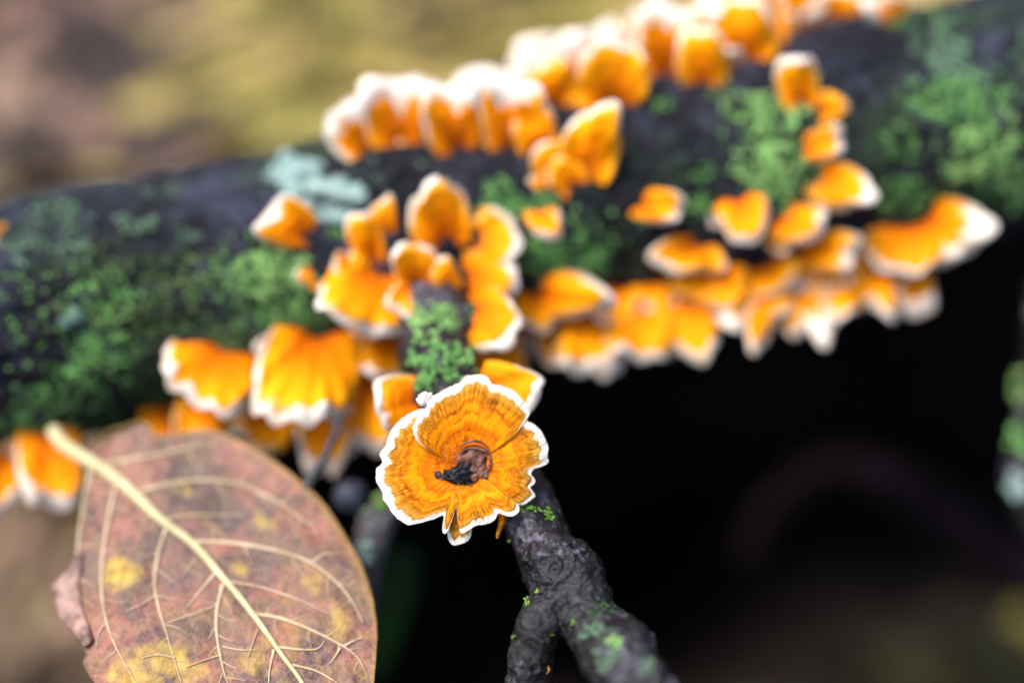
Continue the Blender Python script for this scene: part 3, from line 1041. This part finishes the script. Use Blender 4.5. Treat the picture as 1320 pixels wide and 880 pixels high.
# little white bud on the rim, and the thin drip of skin below
def blob(name, x, y, z, rx, ry, rz, mat, parent, seed=0, nr=0.12, rot=0.0, uv=(0.2, 0.8)):
    if name != 'rim_bud':
        x, y, z, rx, ry, rz = 480 + (x - 480) * 1.18, 488 + (y - 488) * 1.1, z + 0.045, rx * 1.25, ry * 1.2, rz * 1.15
    V, UVs = [], []
    nu, nv = 14, 22
    for i in range(nu):
        a = math.pi * i / (nu - 1)
        for j in range(nv):
            b = 2 * math.pi * j / nv
            d = Vector((math.sin(a) * math.cos(b), math.sin(a) * math.sin(b), math.cos(a)))
            k = 1 + nr * noise.noise(d * 2.2 + Vector((seed, 0, 0))) + 0.5 * nr * noise.noise(d * 5 + Vector((0, seed, 0)))
            lx, ly = d.x * rx * k, d.y * ry * k
            lx, ly = lx * math.cos(rot) - ly * math.sin(rot), lx * math.sin(rot) + ly * math.cos(rot)
            V.append(HO + HX * ((x - HC[0]) + lx) * UZ + HY * (-(y - HC[1]) + ly) * UZ + HN * (z + d.z * rz * k))
            UVs.append((0.3 * d.x + uv[0], uv[1]))
    return mesh_obj(name, V, grid_faces(nu, nv, True), mat, parent, uvs=UVs)


blob('rim_bud', 284, 168, 0.27, 40, 31, 0.08, M_ROSM, ros, 4, 0.35, 0.5)
V, UVs = [], []
for i in range(12):
    s = i / 11
    cx, cy, wd, z = 645 - 12 * s + 6 * math.sin(s * 5), 700 + 116 * s, 17 * (1 - s) ** 0.7 + 5, 0.22 - 0.14 * s
    for k, (ex, ez) in enumerate(((-1, 0), (0, 0.04), (1, 0), (0, -0.03))):
        V.append(HO + HX * ((cx - HC[0]) + ex * wd) * UZ + HY * (-(cy - HC[1])) * UZ + HN * (z + ez))
        UVs.append((0.1 * ex, 0.75 + 0.25 * s))
drip = mesh_obj('skin_flap', V, grid_faces(12, 4, True) + [(0, 1, 2, 3), (44 + 3, 44 + 2, 44 + 1, 44)], M_ROS, ros, uvs=UVs)


# the scar at the centre: woody lump, black hollow, ring folds
def m_scar():
    m = Mat('woody_scar')
    c = m.coord()
    n = m.noise(c, 700, 5, 0.6)
    m.color(m.ramp(n, [(0.38, (0.03, 0.009, 0.005)), (0.50, (0.11, 0.035, 0.018)), (0.58, (0.18, 0.085, 0.06)), (0.7, (0.24, 0.16, 0.15))]))
    m.rough(0.6, 0.35)
    m.bump(n, 0.8, 0.0006)
    return m.m


def m_black():
    m = Mat('black_debris')
    c = m.coord()
    n = m.noise(c, 900, 4)
    m.color(m.ramp(n, [(0.4, (0.004, 0.004, 0.005)), (0.62, (0.007, 0.008, 0.012)), (0.75, (0.03, 0.033, 0.05))]))
    m.rough(0.42, 0.15)
    m.bump(n, 0.9, 0.0006)
    return m.m


M_SCAR, M_BLACK = m_scar(), m_black()
sc_ = blob('centre_scar', 508, 448, 0.06, 64, 58, 0.10, M_SCAR, ros, 9, 0.35)
blob('bark_fragment', 440, 520, 0.10, 58, 30, 0.06, M_BLACK, ros, 3, 0.55, 0.1)
blob('bark_fragment', 470, 486, 0.11, 46, 18, 0.05, M_BLACK, ros, 7, 0.5, 0.5)
blob('bark_fragment', 452, 545, 0.12, 50, 10, 0.05, M_BLACK, ros, 5, 0.5, -0.15)
blob('centre_lump', 512, 530, 0.11, 17, 15, 0.05, M_SCAR, ros, 2, 0.3, 0.4, uv=(0.4, 0.35))
blob('centre_lump', 548, 505, 0.11, 20, 32, 0.05, M_SCAR, ros, 6, 0.3, 0.3)
blob('centre_lump', 366, 522, 0.10, 30, 20, 0.05, M_SCAR, ros, 8, 0.3, -0.4)


def ring_fold(x, y, r0, r1, a0, a1, z, wd, mat):
    V, UVs = [], []
    n = 30
    for i in range(n):
        s = i / (n - 1)
        a = math.radians(a0 + (a1 - a0) * s)
        ww = wd * math.sin(math.pi * s) ** 0.5 + 0.5
        for k in range(6):
            b = 2 * math.pi * k / 6
            rr = 1 + 0.05 * noise.noise(Vector((s * 6, x, 0)))
            px_ = x + (r0 * rr + ww * math.cos(b)) * math.cos(a)
            py_ = y - (r1 * rr + ww * math.cos(b)) * math.sin(a)
            V.append(HO + HX * (px_ - HC[0]) * UZ + HY * (HC[1] - py_) * UZ + HN * (z + 1.2 * ww * UZ * math.sin(b)))
            UVs.append((s, 0.25))
    return mesh_obj('ring_fold', V, grid_faces(n, 6, True), mat, ros, uvs=UVs)


ring_fold(516, 412, 68, 48, 5, 175, 0.235, 5, M_SCAR)
ring_fold(516, 420, 68, 42, 10, 170, 0.22, 9, M_ROS)
ring_fold(520, 455, 74, 66, -60, 60, 0.21, 7, M_SCAR)
ring_fold(512, 436, 66, 40, 10, 170, 0.23, 5, M_SCAR)
# fine pale hairs in the throat
V, F, C = [], [], []
rnd = random.Random(5)
for _ in range(230):
    a, r = rnd.random() * 6.283, rnd.uniform(70, 215) * rnd.uniform(0.6, 1)
    x, y = HC[0] + r * math.cos(a) * 1.05, HC[1] + r * math.sin(a)
    z = 0.50 * (r / 400) ** 0.85 + 0.06
    a2, ln = rnd.random() * 6.283, rnd.uniform(5, 13)
    p0 = HO + HX * (x - HC[0]) * UZ + HY * (HC[1] - y) * UZ + HN * z
    p1 = p0 + (HX * math.cos(a2) + HY * math.sin(a2)) * ln * UZ + HN * 0.05
    e = (p1 - p0).cross(HN).normalized() * 0.0022
    b = len(V)
    V += [p0 - e, p0 + e, p1 + e * 0.4, p1 - e * 0.4]
    F.append((b, b + 1, b + 2, b + 3))
    C += [(0.75, 0.55, 0.35, 1)] * 4
h = mesh_obj('fuzz', V, F, M_MOSS, ros, cols=C, smooth=False)
h['kind'] = 'stuff'

# ------------------------------------------------------------------ the dead leaf
LZ = 2.4435


def lz(x, y):
    return (40 + x / LZ, 520 + y / LZ)


MID = [lz(*q) for q in [(70, 85), (110, 135), (200, 190), (260, 230), (320, 280), (410, 365), (510, 440), (590, 530), (650, 600), (720, 690), (790, 790), (855, 880)]]
MID += [(408, 925), (424, 968), (436, 1010)]
MIDW = [9.5, 9.5, 9.0, 8.5, 7.8, 6.6, 5.4, 4.8, 4.2, 3.7, 3.2, 2.8, 2.2, 1.6, 0.8]
VEINS = [
    [(215, 195), (320, 175), (430, 155), (540, 128), (620, 122)], [(320, 285), (420, 257), (530, 242), (650, 252), (760, 300), (850, 360), (905, 405)],
    [(420, 365), (500, 352), (590, 350), (680, 352)], [(510, 435), (640, 440), (780, 465), (880, 500), (960, 560), (1010, 620), (1045, 690)],
    [(880, 500), (925, 475), (975, 470)], [(622, 560), (730, 580), (850, 620), (945, 665)],
    [(695, 660), (800, 680), (920, 730), (1020, 790), (1062, 860)], [(770, 765), (860, 775), (905, 770), (925, 745)], [(822, 822), (900, 842), (975, 885)],
    [(985, 765), (1020, 745), (1050, 735)], [(975, 770), (945, 815)],
    [(190, 195), (165, 330), (148, 450), (142, 560), (155, 630)], [(268, 255), (238, 400), (222, 540), (232, 660), (265, 760), (335, 885)],
    [(430, 385), (402, 470), (390, 560), (402, 640), (432, 740), (475, 885)], [(605, 570), (586, 650), (586, 730), (602, 820), (622, 890)],
    [(580, 535), (525, 600), (480, 655)], [(765, 775), (752, 840), (748, 890)], [(715, 710), (700, 750), (683, 800)],
    [(520, 490), (495, 520), (480, 545)], [(598, 625), (550, 650), (500, 670)], [(398, 600), (350, 630), (300, 655)], [(430, 690), (500, 665), (560, 640)],
    [(600, 790), (540, 810), (490, 830)], [(605, 765), (660, 775), (710, 775)], [(375, 345), (355, 380), (345, 420)], [(455, 800), (400, 790), (350, 800)],
    [(235, 690), (215, 720), (205, 770)],
]
VEINS = [[lz(*q) for q in v] for v in VEINS]
veinpts = []
for v in VEINS[:17]:
    veinpts += [tuple(q[:2]) for q in catmull(v, 110)]
veinpts += [tuple(q[:2]) for q in catmull(MID, 240)]
veinpts = np.array(veinpts)


def leaf_depth(px, py, detail=True):
    d = 25.15 - (py - 560) * 0.0078 - max(0, px - 250) * 0.0006
    if px < 190:                                       # the blade curls away along this side
        d += ((190 - px) / 100.0) ** 2 * 0.40
    d += 0.10 * noise.noise(Vector((px * 0.012, py * 0.012, 3)))
    if px > 380:
        d += ((px - 380) / 100.0) ** 2 * 0.22
    if detail:
        dm = math.sqrt(float(np.min((veinpts[:, 0] - px) ** 2 + (veinpts[:, 1] - py) ** 2)))
        d -= 0.055 * min(1, dm / 26.0) ** 0.8          # quilted up between the veins
        d += 0.020 * noise.noise(Vector((px * 0.09, py * 0.09, 5)))
    return d


RB = [(125, 590), (150, 560), (188, 545), (205, 560), (262, 553), (302, 564), (345, 588), (388, 620), (421, 652), (449, 696), (470, 735), (482, 775), (486, 815), (482, 880), (468, 935), (436, 1010)]
LBn = [(125, 600), (112, 640), (104, 680), (97, 715), (92, 742), (88, 765), (92, 790), (103, 812), (109, 838), (112, 865), (140, 900), (195, 940), (260, 975), (330, 1000), (390, 1012), (436, 1010)]
leaf = thing('dead_leaf', P(436, 1010, 22.3), 'large veined brown autumn leaf leaning on the log, yellow spot on it', 'leaf')
ns_, nw = 110, 56
mid_c = catmull(MID, 400)[:, :2]
rb_c, lb_c = catmull(RB, ns_), catmull(LBn, ns_)
# blade rows run from the midrib out to each edge
i0 = int(400 * 1.3 / 14)
V, UVs = [], []
for i in range(ns_):
    q = i / (ns_ - 1)
    m_ = mid_c[int(i0 + (399 - i0) * q ** 1.05)]
    l_, r_ = lb_c[i][:2], rb_c[i][:2]
    for j in range(2 * nw + 1):
        x = j / nw - 1
        e = l_ if x < 0 else r_
        p = m_ + (e - m_) * abs(x)
        p = p + (((5.0 if x < 0 else 1.3) * noise.noise(Vector((q * 26, 0.5 * x, 2))) + 1.2 * noise.noise(Vector((q * 70, x, 2)))) * abs(x) ** 4,) * 2
        V.append(P(p[0], p[1], leaf_depth(p[0], p[1])))
        UVs.append((x * 0.5 + 0.5, q))


pxs = []
for i in range(ns_):
    for j in range(2 * nw + 1):
        v_ = Vector(V[i * (2 * nw + 1) + j]) - CAM
        dd = v_.dot(FWD)
        pxs.append((660 + v_.dot(RT) / dd * FPX, 440 - v_.dot(UP) / dd * FPX))
pxs = np.array(pxs)


def leaf_uv(px, py):
    return UVs[int(np.argmin((pxs[:, 0] - px) ** 2 + (pxs[:, 1] - py) ** 2))]


def m_leaf():
    m = Mat('dry_leaf_blade')
    c = m.coord()
    uvn = m.coord('UV')
    n1 = m.noise(c, 75, 5, 0.6, 0.3)
    n2 = m.noise(c, 420, 5, 0.65, 0.4)
    n3 = m.noise(c, 1500, 4, 0.7)
    f = m.math('ADD', m.math('MULTIPLY', n1, 0.5), m.math('ADD', m.math('MULTIPLY', n2, 0.3), m.math('MULTIPLY', n3, 0.2)))
    base = m.ramp(f, [(0.38, (0.022, 0.014, 0.018)), (0.45, (0.070, 0.036, 0.036)), (0.52, (0.20, 0.070, 0.055)), (0.58, (0.28, 0.105, 0.080)), (0.66, (0.32, 0.165, 0.105))])
    # grey weathered blotches
    gr = m.ramp(m.noise(c, 110, 5, 0.65, 0.5), [(0.45, (0, 0, 0)), (0.60, (1, 1, 1))])
    base = m.mix(m.math('MULTIPLY', gr, 0.65), base, (0.080, 0.058, 0.058))
    dk = m.ramp(m.math('ADD', m.math('MULTIPLY', n2, 0.5), m.math('MULTIPLY', n3, 0.5)), [(0.36, (1, 1, 1)), (0.47, (0, 0, 0))])
    base = m.mix(m.math('MULTIPLY', dk, 0.8), base, (0.030, 0.018, 0.022))
    sep = m.n('ShaderNodeSeparateXYZ')
    m.l(uvn, sep.inputs[0])
    # yellow edge and tip speckle
    edge = m.ramp(sep.outputs['X'], [(0.955, (0, 0, 0)), (1.0, (1, 1, 1))])
    ys = m.ramp(m.noise(c, 330, 5, 0.7), [(0.50, (0, 0, 0)), (0.62, (1, 1, 1))])
    ylow = m.ramp(sep.outputs['Y'], [(0.40, (0.05,) * 3), (0.80, (0.75,) * 3)])
    ob = m.ramp(m.noise(c, 170, 6, 0.7, 0.6), [(0.47, (0, 0, 0)), (0.60, (1, 1, 1))])
    base = m.mix(m.math('MULTIPLY', ob, 0.35), base, (0.19, 0.115, 0.045))
    base = m.mix(m.math('MULTIPLY', m.math('MULTIPLY', ys, ylow), 0.55), base, (0.38, 0.22, 0.03))
    base = m.mix(m.math('MULTIPLY', edge, 0.6), base, (0.34, 0.20, 0.03))
    # yellow pigment spots of this leaf
    wv_ = m.n('ShaderNodeVectorMath', operation='MULTIPLY_ADD')
    nz = m.n('ShaderNodeTexNoise', Scale=260, Detail=4)
    m.l(c, nz.inputs['Vector'])
    m.l(nz.outputs['Color'], wv_.inputs[0])
    wv_.inputs[1].default_value = (0.14, 0.09, 0)
    m.l(uvn, wv_.inputs[2])
    for px, py, ru, st in ((155, 737, 0.085, 0.9), (343, 669, 0.05, 0.4), (270, 675, 0.04, 0.3), (315, 732, 0.05, 0.45), (238, 628, 0.045, 0.35), (405, 747, 0.055, 0.35),
                           (172, 868, 0.07, 0.7), (232, 858, 0.07, 0.7), (190, 840, 0.06, 0.5), (440, 800, 0.06, 0.5), (330, 850, 0.06, 0.4)):
        u0, v0 = leaf_uv(px, py)
        df_ = m.n('ShaderNodeVectorMath', operation='SUBTRACT')
        m.l(wv_.outputs[0], df_.inputs[0])
        df_.inputs[1].default_value = (u0 + 0.07, v0 + 0.045, 0)
        sc_v = m.n('ShaderNodeVectorMath', operation='MULTIPLY')
        m.l(df_.outputs[0], sc_v.inputs[0])
        sc_v.inputs[1].default_value = (1, 1.25, 0)
        ln_ = m.n('ShaderNodeVectorMath', operation='LENGTH')
        m.l(sc_v.outputs[0], ln_.inputs[0])
        f_ = m.ramp(m.math('DIVIDE', ln_.outputs['Value'], ru), [(0.35, (st,) * 3), (0.9, (0, 0, 0))])
        base = m.mix(f_, base, m.ramp(n2, [(0.35, (0.27, 0.14, 0.012)), (0.6, (0.56, 0.39, 0.04))]))
    # mesh of the smallest veins
    wp = m.n('ShaderNodeVectorMath', operation='MULTIPLY_ADD')
    m.l(nz.outputs['Color'], wp.inputs[0])
    wp.inputs[1].default_value = (0.0016,) * 3
    m.l(c, wp.inputs[2])
    lines = None
    for scl, wd, am in ((330, 0.03, 0.30), (900, 0.05, 0.14)):
        vo = m.n('ShaderNodeTexVoronoi', feature='DISTANCE_TO_EDGE', Scale=scl)
        m.l(wp.outputs[0], vo.inputs['Vector'])
        l_ = m.ramp(vo.outputs['Distance'], [(0.0, (am,) * 3), (wd, (am * 0.6,) * 3), (wd * 2.4, (0, 0, 0))])
        base = m.mix(l_, base, (0.27, 0.19, 0.11))
    m.color(base)
    m.rough(0.5, 0.35)
    b = m.bump(n2, 0.6, 0.0010)
    m.bump(n3, 0.5, 0.0003, b)
    m.translucent(base, 0.12)
    return m.m


def m_flat(name, stops, sc, rough=0.6, spec=0.3):
    m = Mat(name)
    c = m.coord()
    n = m.noise(c, sc, 4, 0.6)
    m.color(m.ramp(n, stops))
    m.rough(rough, spec)
    m.bump(n, 0.4, 0.0004)
    return m.m


M_LEAF = m_leaf()
M_RIB = m_flat('leaf_rib', [(0.3, (0.33, 0.28, 0.14)), (0.6, (0.46, 0.41, 0.23)), (0.75, (0.52, 0.48, 0.31))], 300)
M_VEIN = m_flat('leaf_vein', [(0.3, (0.27, 0.19, 0.11)), (0.55, (0.42, 0.32, 0.20)), (0.75, (0.48, 0.39, 0.26))], 240)
M_PINK = m_flat('pale_leaf_edge', [(0.36, (0.07, 0.04, 0.034)), (0.5, (0.19, 0.11, 0.085)), (0.66, (0.30, 0.19, 0.15))], 330)
bl = mesh_obj('blade', V, grid_faces(ns_, 2 * nw + 1), M_LEAF, leaf, uvs=UVs)
sm = bl.modifiers.new('thickness', 'SOLIDIFY')
sm.thickness = 0.0003
sm.offset = 1


def leaf_tube(pts, ws, mat, name, parent, lift, n=46, flat=0.75, extra=0.0):
    c = catmull([(*p, w_) for p, w_ in zip(pts, ws)], n)
    q = []
    for px, py, r in c:
        d = leaf_depth(px, py, True) - lift
        p = P(px, py, d)
        q.append((p.x, p.y, p.z, px2cm(max(r, 0.35), d)))
    Vt, Ft = tube(q, n, 8)
    return mesh_obj(name, Vt, Ft, mat, parent)


rib = leaf_tube(MID, MIDW, M_RIB, 'midrib', leaf, 0.03, 120)
for k, v in enumerate(VEINS):
    main = k < 17
    w0 = (3.3 if main else 1.2)
    if len(v) <= 4 and main:
        w0 = 2.2
    leaf_tube(v, [w0 - (w0 - 0.6) * i / (len(v) - 1) for i in range(len(v))], M_VEIN, 'vein', leaf, 0.018, 40)


# the fine network between the veins
rv = random.Random(3)
NV, NF = [], []
for v in VEINS[:17]:
    c = catmull(v, 40)[:, :2]
    if len(v) < 5:
        continue
    for w_ in range(9):
        i = min(36, 3 + w_ * 4 + rv.randrange(0, 2))
        a = math.atan2(*(c[i + 1] - c[i])[::-1]) + (1 if w_ % 2 else -1) * rv.uniform(0.8, 1.25)
        ln = rv.uniform(18, 34)
        pts = [c[i]]
        for k in range(1, 4):
            a += rv.uniform(-0.35, 0.35)
            pts.append(pts[-1] + np.array((math.cos(a), math.sin(a))) * ln / 3)
        if pts[-1][0] < 118 or pts[-1][0] > 470:
            continue
        q = []
        for k, (px, py) in enumerate(catmull(pts, 9)):
            d = leaf_depth(px, py) - 0.004
            p = P(px, py, d)
            q.append((p.x, p.y, p.z, px2cm(1.0 - 0.08 * k, d)))
        tv, tf = tube(q, 9, 5)
        NF += [tuple(i_ + len(NV) for i_ in f) for f in tf]
        NV += tv
vn = mesh_obj('vein_network', NV, NF, M_VEIN, leaf)
vn['kind'] = 'stuff'


# the curled pale edge
V = []
CE = [(108, 712, 99, 718), (104, 738, 80, 742), (102, 752, 68, 757), (104, 770, 72, 774), (108, 790, 80, 800), (114, 806, 95, 816), (120, 826, 110, 834)]
ca = catmull(CE, 30)
for i in range(30):
    x0, y0, x1, y1 = ca[i]
    for j in range(9):
        s = j / 8
        px, py = x0 + (x1 - x0) * s, y0 + (y1 - y0) * s
        V.append(P(px, py, leaf_depth(max(px, 92), py) - 0.02 - 0.08 * math.sin(s * math.pi * 0.8)))
ce = mesh_obj('curled_edge', V, grid_faces(30, 9, flip=True), M_PINK, leaf)
sm = ce.modifiers.new('thickness', 'SOLIDIFY')
sm.thickness = 0.0003

# ------------------------------------------------------------------ small twigs and things in the shade
TW = [(575, 545, 24.6, 26), (540, 600, 25.0, 24), (505, 650, 25.2, 24), (482, 685, 25.2, 25), (472, 725, 25.4, 25), (466, 770, 25.8, 22), (455, 850, 26.8, 20), (440, 980, 28.5, 17),
      (430, 1160, 31, 14)]
TV, TF = tube(br_pts(TW), 120, 30, br_disp)
tw = mesh_obj('twig', TV, TF, M_TWIG, log)
TWT = BVHTree.FromPolygons([Vector(v) for v in TV], TF)
moss_patch(487, 645, 14, 10, 1.2, 'bright', 0.8, log, TWT)
moss_patch(470, 662, 10, 8, 1.0, 'lime', 0.8, log, TWT)
lichen(472, 712, 13, 16, log, TWT)
c0 = P(452, 640, 25.4)
V = []
for i in range(16):
    a = math.pi * i / 15
    for j in range(24):
        b = 2 * math.pi * j / 24
        d = Vector((math.sin(a) * math.cos(b), math.sin(a) * math.sin(b), math.cos(a)))
        V.append(c0 + d * (0.32 * (1 + 0.12 * noise.noise(d * 2))))
bud = mesh_obj('bud', V, grid_faces(16, 24, True),
               m_flat('blue_black_bud_skin', [(0.3, (0.012, 0.014, 0.025)), (0.7, (0.035, 0.042, 0.075))], 200, 0.45, 0.5), tw)
pb = P(482, 680, 25.3)
Vt, Ft = tube([(c0.x, c0.y, c0.z, 0.12), ((c0.x + pb.x) / 2, (c0.y + pb.y) / 2, (c0.z + pb.z) / 2 - 0.03, 0.13), (pb.x, pb.y, pb.z, 0.16)], 14, 12)
mesh_obj('bud_stalk', Vt, Ft, M_TWIG, tw)
Vt, Ft = tube(br_pts([(446, 520, 25.6, 5), (432, 560, 24.9, 5), (414, 596, 24.6, 6), (400, 618, 24.5, 7), (392, 640, 24.6, 5)]), 40, 12, br_disp)
thin = mesh_obj('twig', Vt, Ft, M_TWIG, log)

# stick with lichen standing at the side, under the log
p_top = P(1330, 330, 28.5)
SK = [(1362, 330, 28.6, 26), (1350, 430, 28.2, 30), (1342, 510, 28.0, 30), (1330, 580, 27.8, 32), (1332, 640, 27.8, 35), (1356, 700, 28.2, 30), (1385, 800, 29.0, 28), (1410, 1000, 31, 26), (1400, 1300, 35, 24)]
sk_pts = br_pts(SK)
KV2, KF2 = tube(sk_pts, 160, 36, br_disp)
stick = thing('stick', sk_pts[-1][:3], 'grey upright stick with pale lichen propped beneath the log', 'stick')
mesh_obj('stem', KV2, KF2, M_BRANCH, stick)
SKT = BVHTree.FromPolygons([Vector(v) for v in KV2], KF2)
moss_patch(1312, 500, 16, 26, 1.3, 'lime', 1.2, stick, SKT)
moss_patch(1312, 560, 14, 20, 1.3, 'green', 1.2, stick, SKT)
lichen(1312, 628, 16, 20, stick, SKT)

# dark bent branch lying in the hollow
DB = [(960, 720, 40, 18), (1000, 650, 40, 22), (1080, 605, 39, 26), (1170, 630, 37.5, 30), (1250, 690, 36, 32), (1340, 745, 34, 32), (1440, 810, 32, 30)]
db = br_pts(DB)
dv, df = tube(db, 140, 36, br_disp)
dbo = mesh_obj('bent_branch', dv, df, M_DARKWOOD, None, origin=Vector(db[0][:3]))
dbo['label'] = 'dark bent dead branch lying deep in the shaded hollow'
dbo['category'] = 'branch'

# green leaf down in the shade beside the dead leaf
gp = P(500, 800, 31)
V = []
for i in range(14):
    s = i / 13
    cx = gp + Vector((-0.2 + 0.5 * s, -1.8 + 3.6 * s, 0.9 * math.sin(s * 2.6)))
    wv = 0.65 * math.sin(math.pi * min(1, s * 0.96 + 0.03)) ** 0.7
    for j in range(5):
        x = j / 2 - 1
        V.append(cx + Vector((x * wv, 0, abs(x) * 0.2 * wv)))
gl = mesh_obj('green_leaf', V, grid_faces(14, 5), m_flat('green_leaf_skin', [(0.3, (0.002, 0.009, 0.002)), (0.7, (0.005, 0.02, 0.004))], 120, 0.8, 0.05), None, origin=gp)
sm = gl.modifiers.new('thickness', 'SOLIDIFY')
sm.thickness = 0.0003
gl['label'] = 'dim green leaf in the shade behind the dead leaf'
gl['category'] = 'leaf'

# tiny orange cap on the near fork
tip = bracket(706, 858, 716, 868, 14, 0.1, 0.2, 'tiny orange bracket on the fork of the near branch', 'orange bracket fungi on the log')

# ------------------------------------------------------------------ leaf litter and moss carpet on the forest floor
rnd = random.Random(11)


def tan_zone(x, y):
    n_ = 3.5 * noise.noise(Vector((x * 0.09, y * 0.09, 6)))
    return max(smooth(47, 58, y + n_ * 1.5), smooth(-17, -6, x + n_) * (1 if y > 30 else 0))


V, F, C = [], [], []
PAL = [(0.16, 0.092, 0.066), (0.12, 0.073, 0.058), (0.21, 0.125, 0.085), (0.08, 0.05, 0.046), (0.20, 0.115, 0.085), (0.045, 0.03, 0.034), (0.30, 0.19, 0.125)]
made = 0
while made < 4000:
    x, y = rnd.uniform(-75, 75), rnd.uniform(2, 150)
    if made >= 3600:
        x, y = rnd.uniform(-20, -6), rnd.uniform(9, 36)
    elif rnd.random() > 1.3 - y / 160:
        continue
    hh = hole(x, y)
    floor = hh > 0.9 and y < 30.5 and x > 8
    if hh > 0.12 and y < LIP + 2 and not floor:
        continue
    made += 1
    L, W_ = rnd.uniform(2.2, 5.0), rnd.uniform(1.0, 2.1)
    a = rnd.random() * 6.283
    z = (ground_z(x, y) if floor else top_z(x, y)) + rnd.uniform(0.05, 0.6)
    if tan_zone(x, y) > rnd.random():
        pal = [(0.46, 0.34, 0.11), (0.38, 0.29, 0.08), (0.50, 0.35, 0.15), (0.30, 0.26, 0.06)]
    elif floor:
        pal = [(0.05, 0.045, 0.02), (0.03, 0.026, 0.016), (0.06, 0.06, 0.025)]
    elif y < 38 and x < -6:
        pal = [(0.20, 0.130, 0.080), (0.18, 0.118, 0.075), (0.22, 0.145, 0.09), (0.17, 0.12, 0.06)]
    else:
        pal = PAL
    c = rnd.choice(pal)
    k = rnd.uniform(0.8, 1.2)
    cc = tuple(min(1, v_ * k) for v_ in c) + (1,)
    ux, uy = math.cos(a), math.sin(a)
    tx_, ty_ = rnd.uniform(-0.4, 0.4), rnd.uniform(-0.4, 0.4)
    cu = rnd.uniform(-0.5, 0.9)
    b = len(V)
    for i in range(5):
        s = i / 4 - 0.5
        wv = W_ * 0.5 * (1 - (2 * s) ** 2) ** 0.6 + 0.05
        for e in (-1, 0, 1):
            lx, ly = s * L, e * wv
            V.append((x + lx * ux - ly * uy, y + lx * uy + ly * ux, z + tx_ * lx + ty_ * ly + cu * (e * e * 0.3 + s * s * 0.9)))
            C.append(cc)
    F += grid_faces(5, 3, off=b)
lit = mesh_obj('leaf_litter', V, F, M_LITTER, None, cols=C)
lit['kind'] = 'stuff'
lit['label'] = 'blurred brown and tan fallen leaves covering the forest floor'
lit['category'] = 'leaf litter'
V, F, C = [], [], []
made = 0
while made < 26000:
    x, y = rnd.uniform(-60, 70), rnd.uniform(4, 140)
    mk = tan_zone(x, y) - rnd.uniform(0.3, 0.9)
    near = y < 26 and noise.noise(Vector((x * 0.16, y * 0.16, 21))) > 0.12
    if not ((y > 40 and mk > 0.02) or near or (hole(x, y) > 0.9 and 24 < y < 30 and x > 8)) or (0.10 < hole(x, y) < 0.9 and y < LIP + 2) or (hole(x, y) > 0.9 and 30 < y < LIP + 2):
        made += 0.2
        continue
    made += 1
    z = ground_z(x, y) if y < LIP else top_z(x, y)
    hgt = rnd.uniform(0.5, 1.9) if y > 40 else rnd.uniform(0.3, 0.8)
    a = rnd.random() * 6.283
    dx, dy = math.cos(a) * 0.13, math.sin(a) * 0.13
    lx, ly = rnd.uniform(-0.7, 0.7), rnd.uniform(-0.7, 0.7)
    k = rnd.random()
    cc = (0.14 + 0.27 * k, 0.15 + 0.19 * k, 0.03 + 0.06 * k, 1)
    b = len(V)
    V += [(x - dx, y - dy, z - 0.05), (x + dx, y + dy, z - 0.05), (x + lx * hgt + dx * .3, y + ly * hgt + dy * .3, z + hgt), (x + lx * hgt - dx * .3, y + ly * hgt - dy * .3, z + hgt)]
    F.append((b, b + 1, b + 2, b + 3))
    C += [cc] * 4
mo = mesh_obj('moss_carpet', V, F, M_MOSS, None, cols=C, smooth=False)
mo['kind'] = 'stuff'
mo['label'] = 'blurred olive moss and grass blades on the forest floor'
mo['category'] = 'moss'

for o in bpy.data.objects:
    if '_o' in o.keys():
        del o['_o']
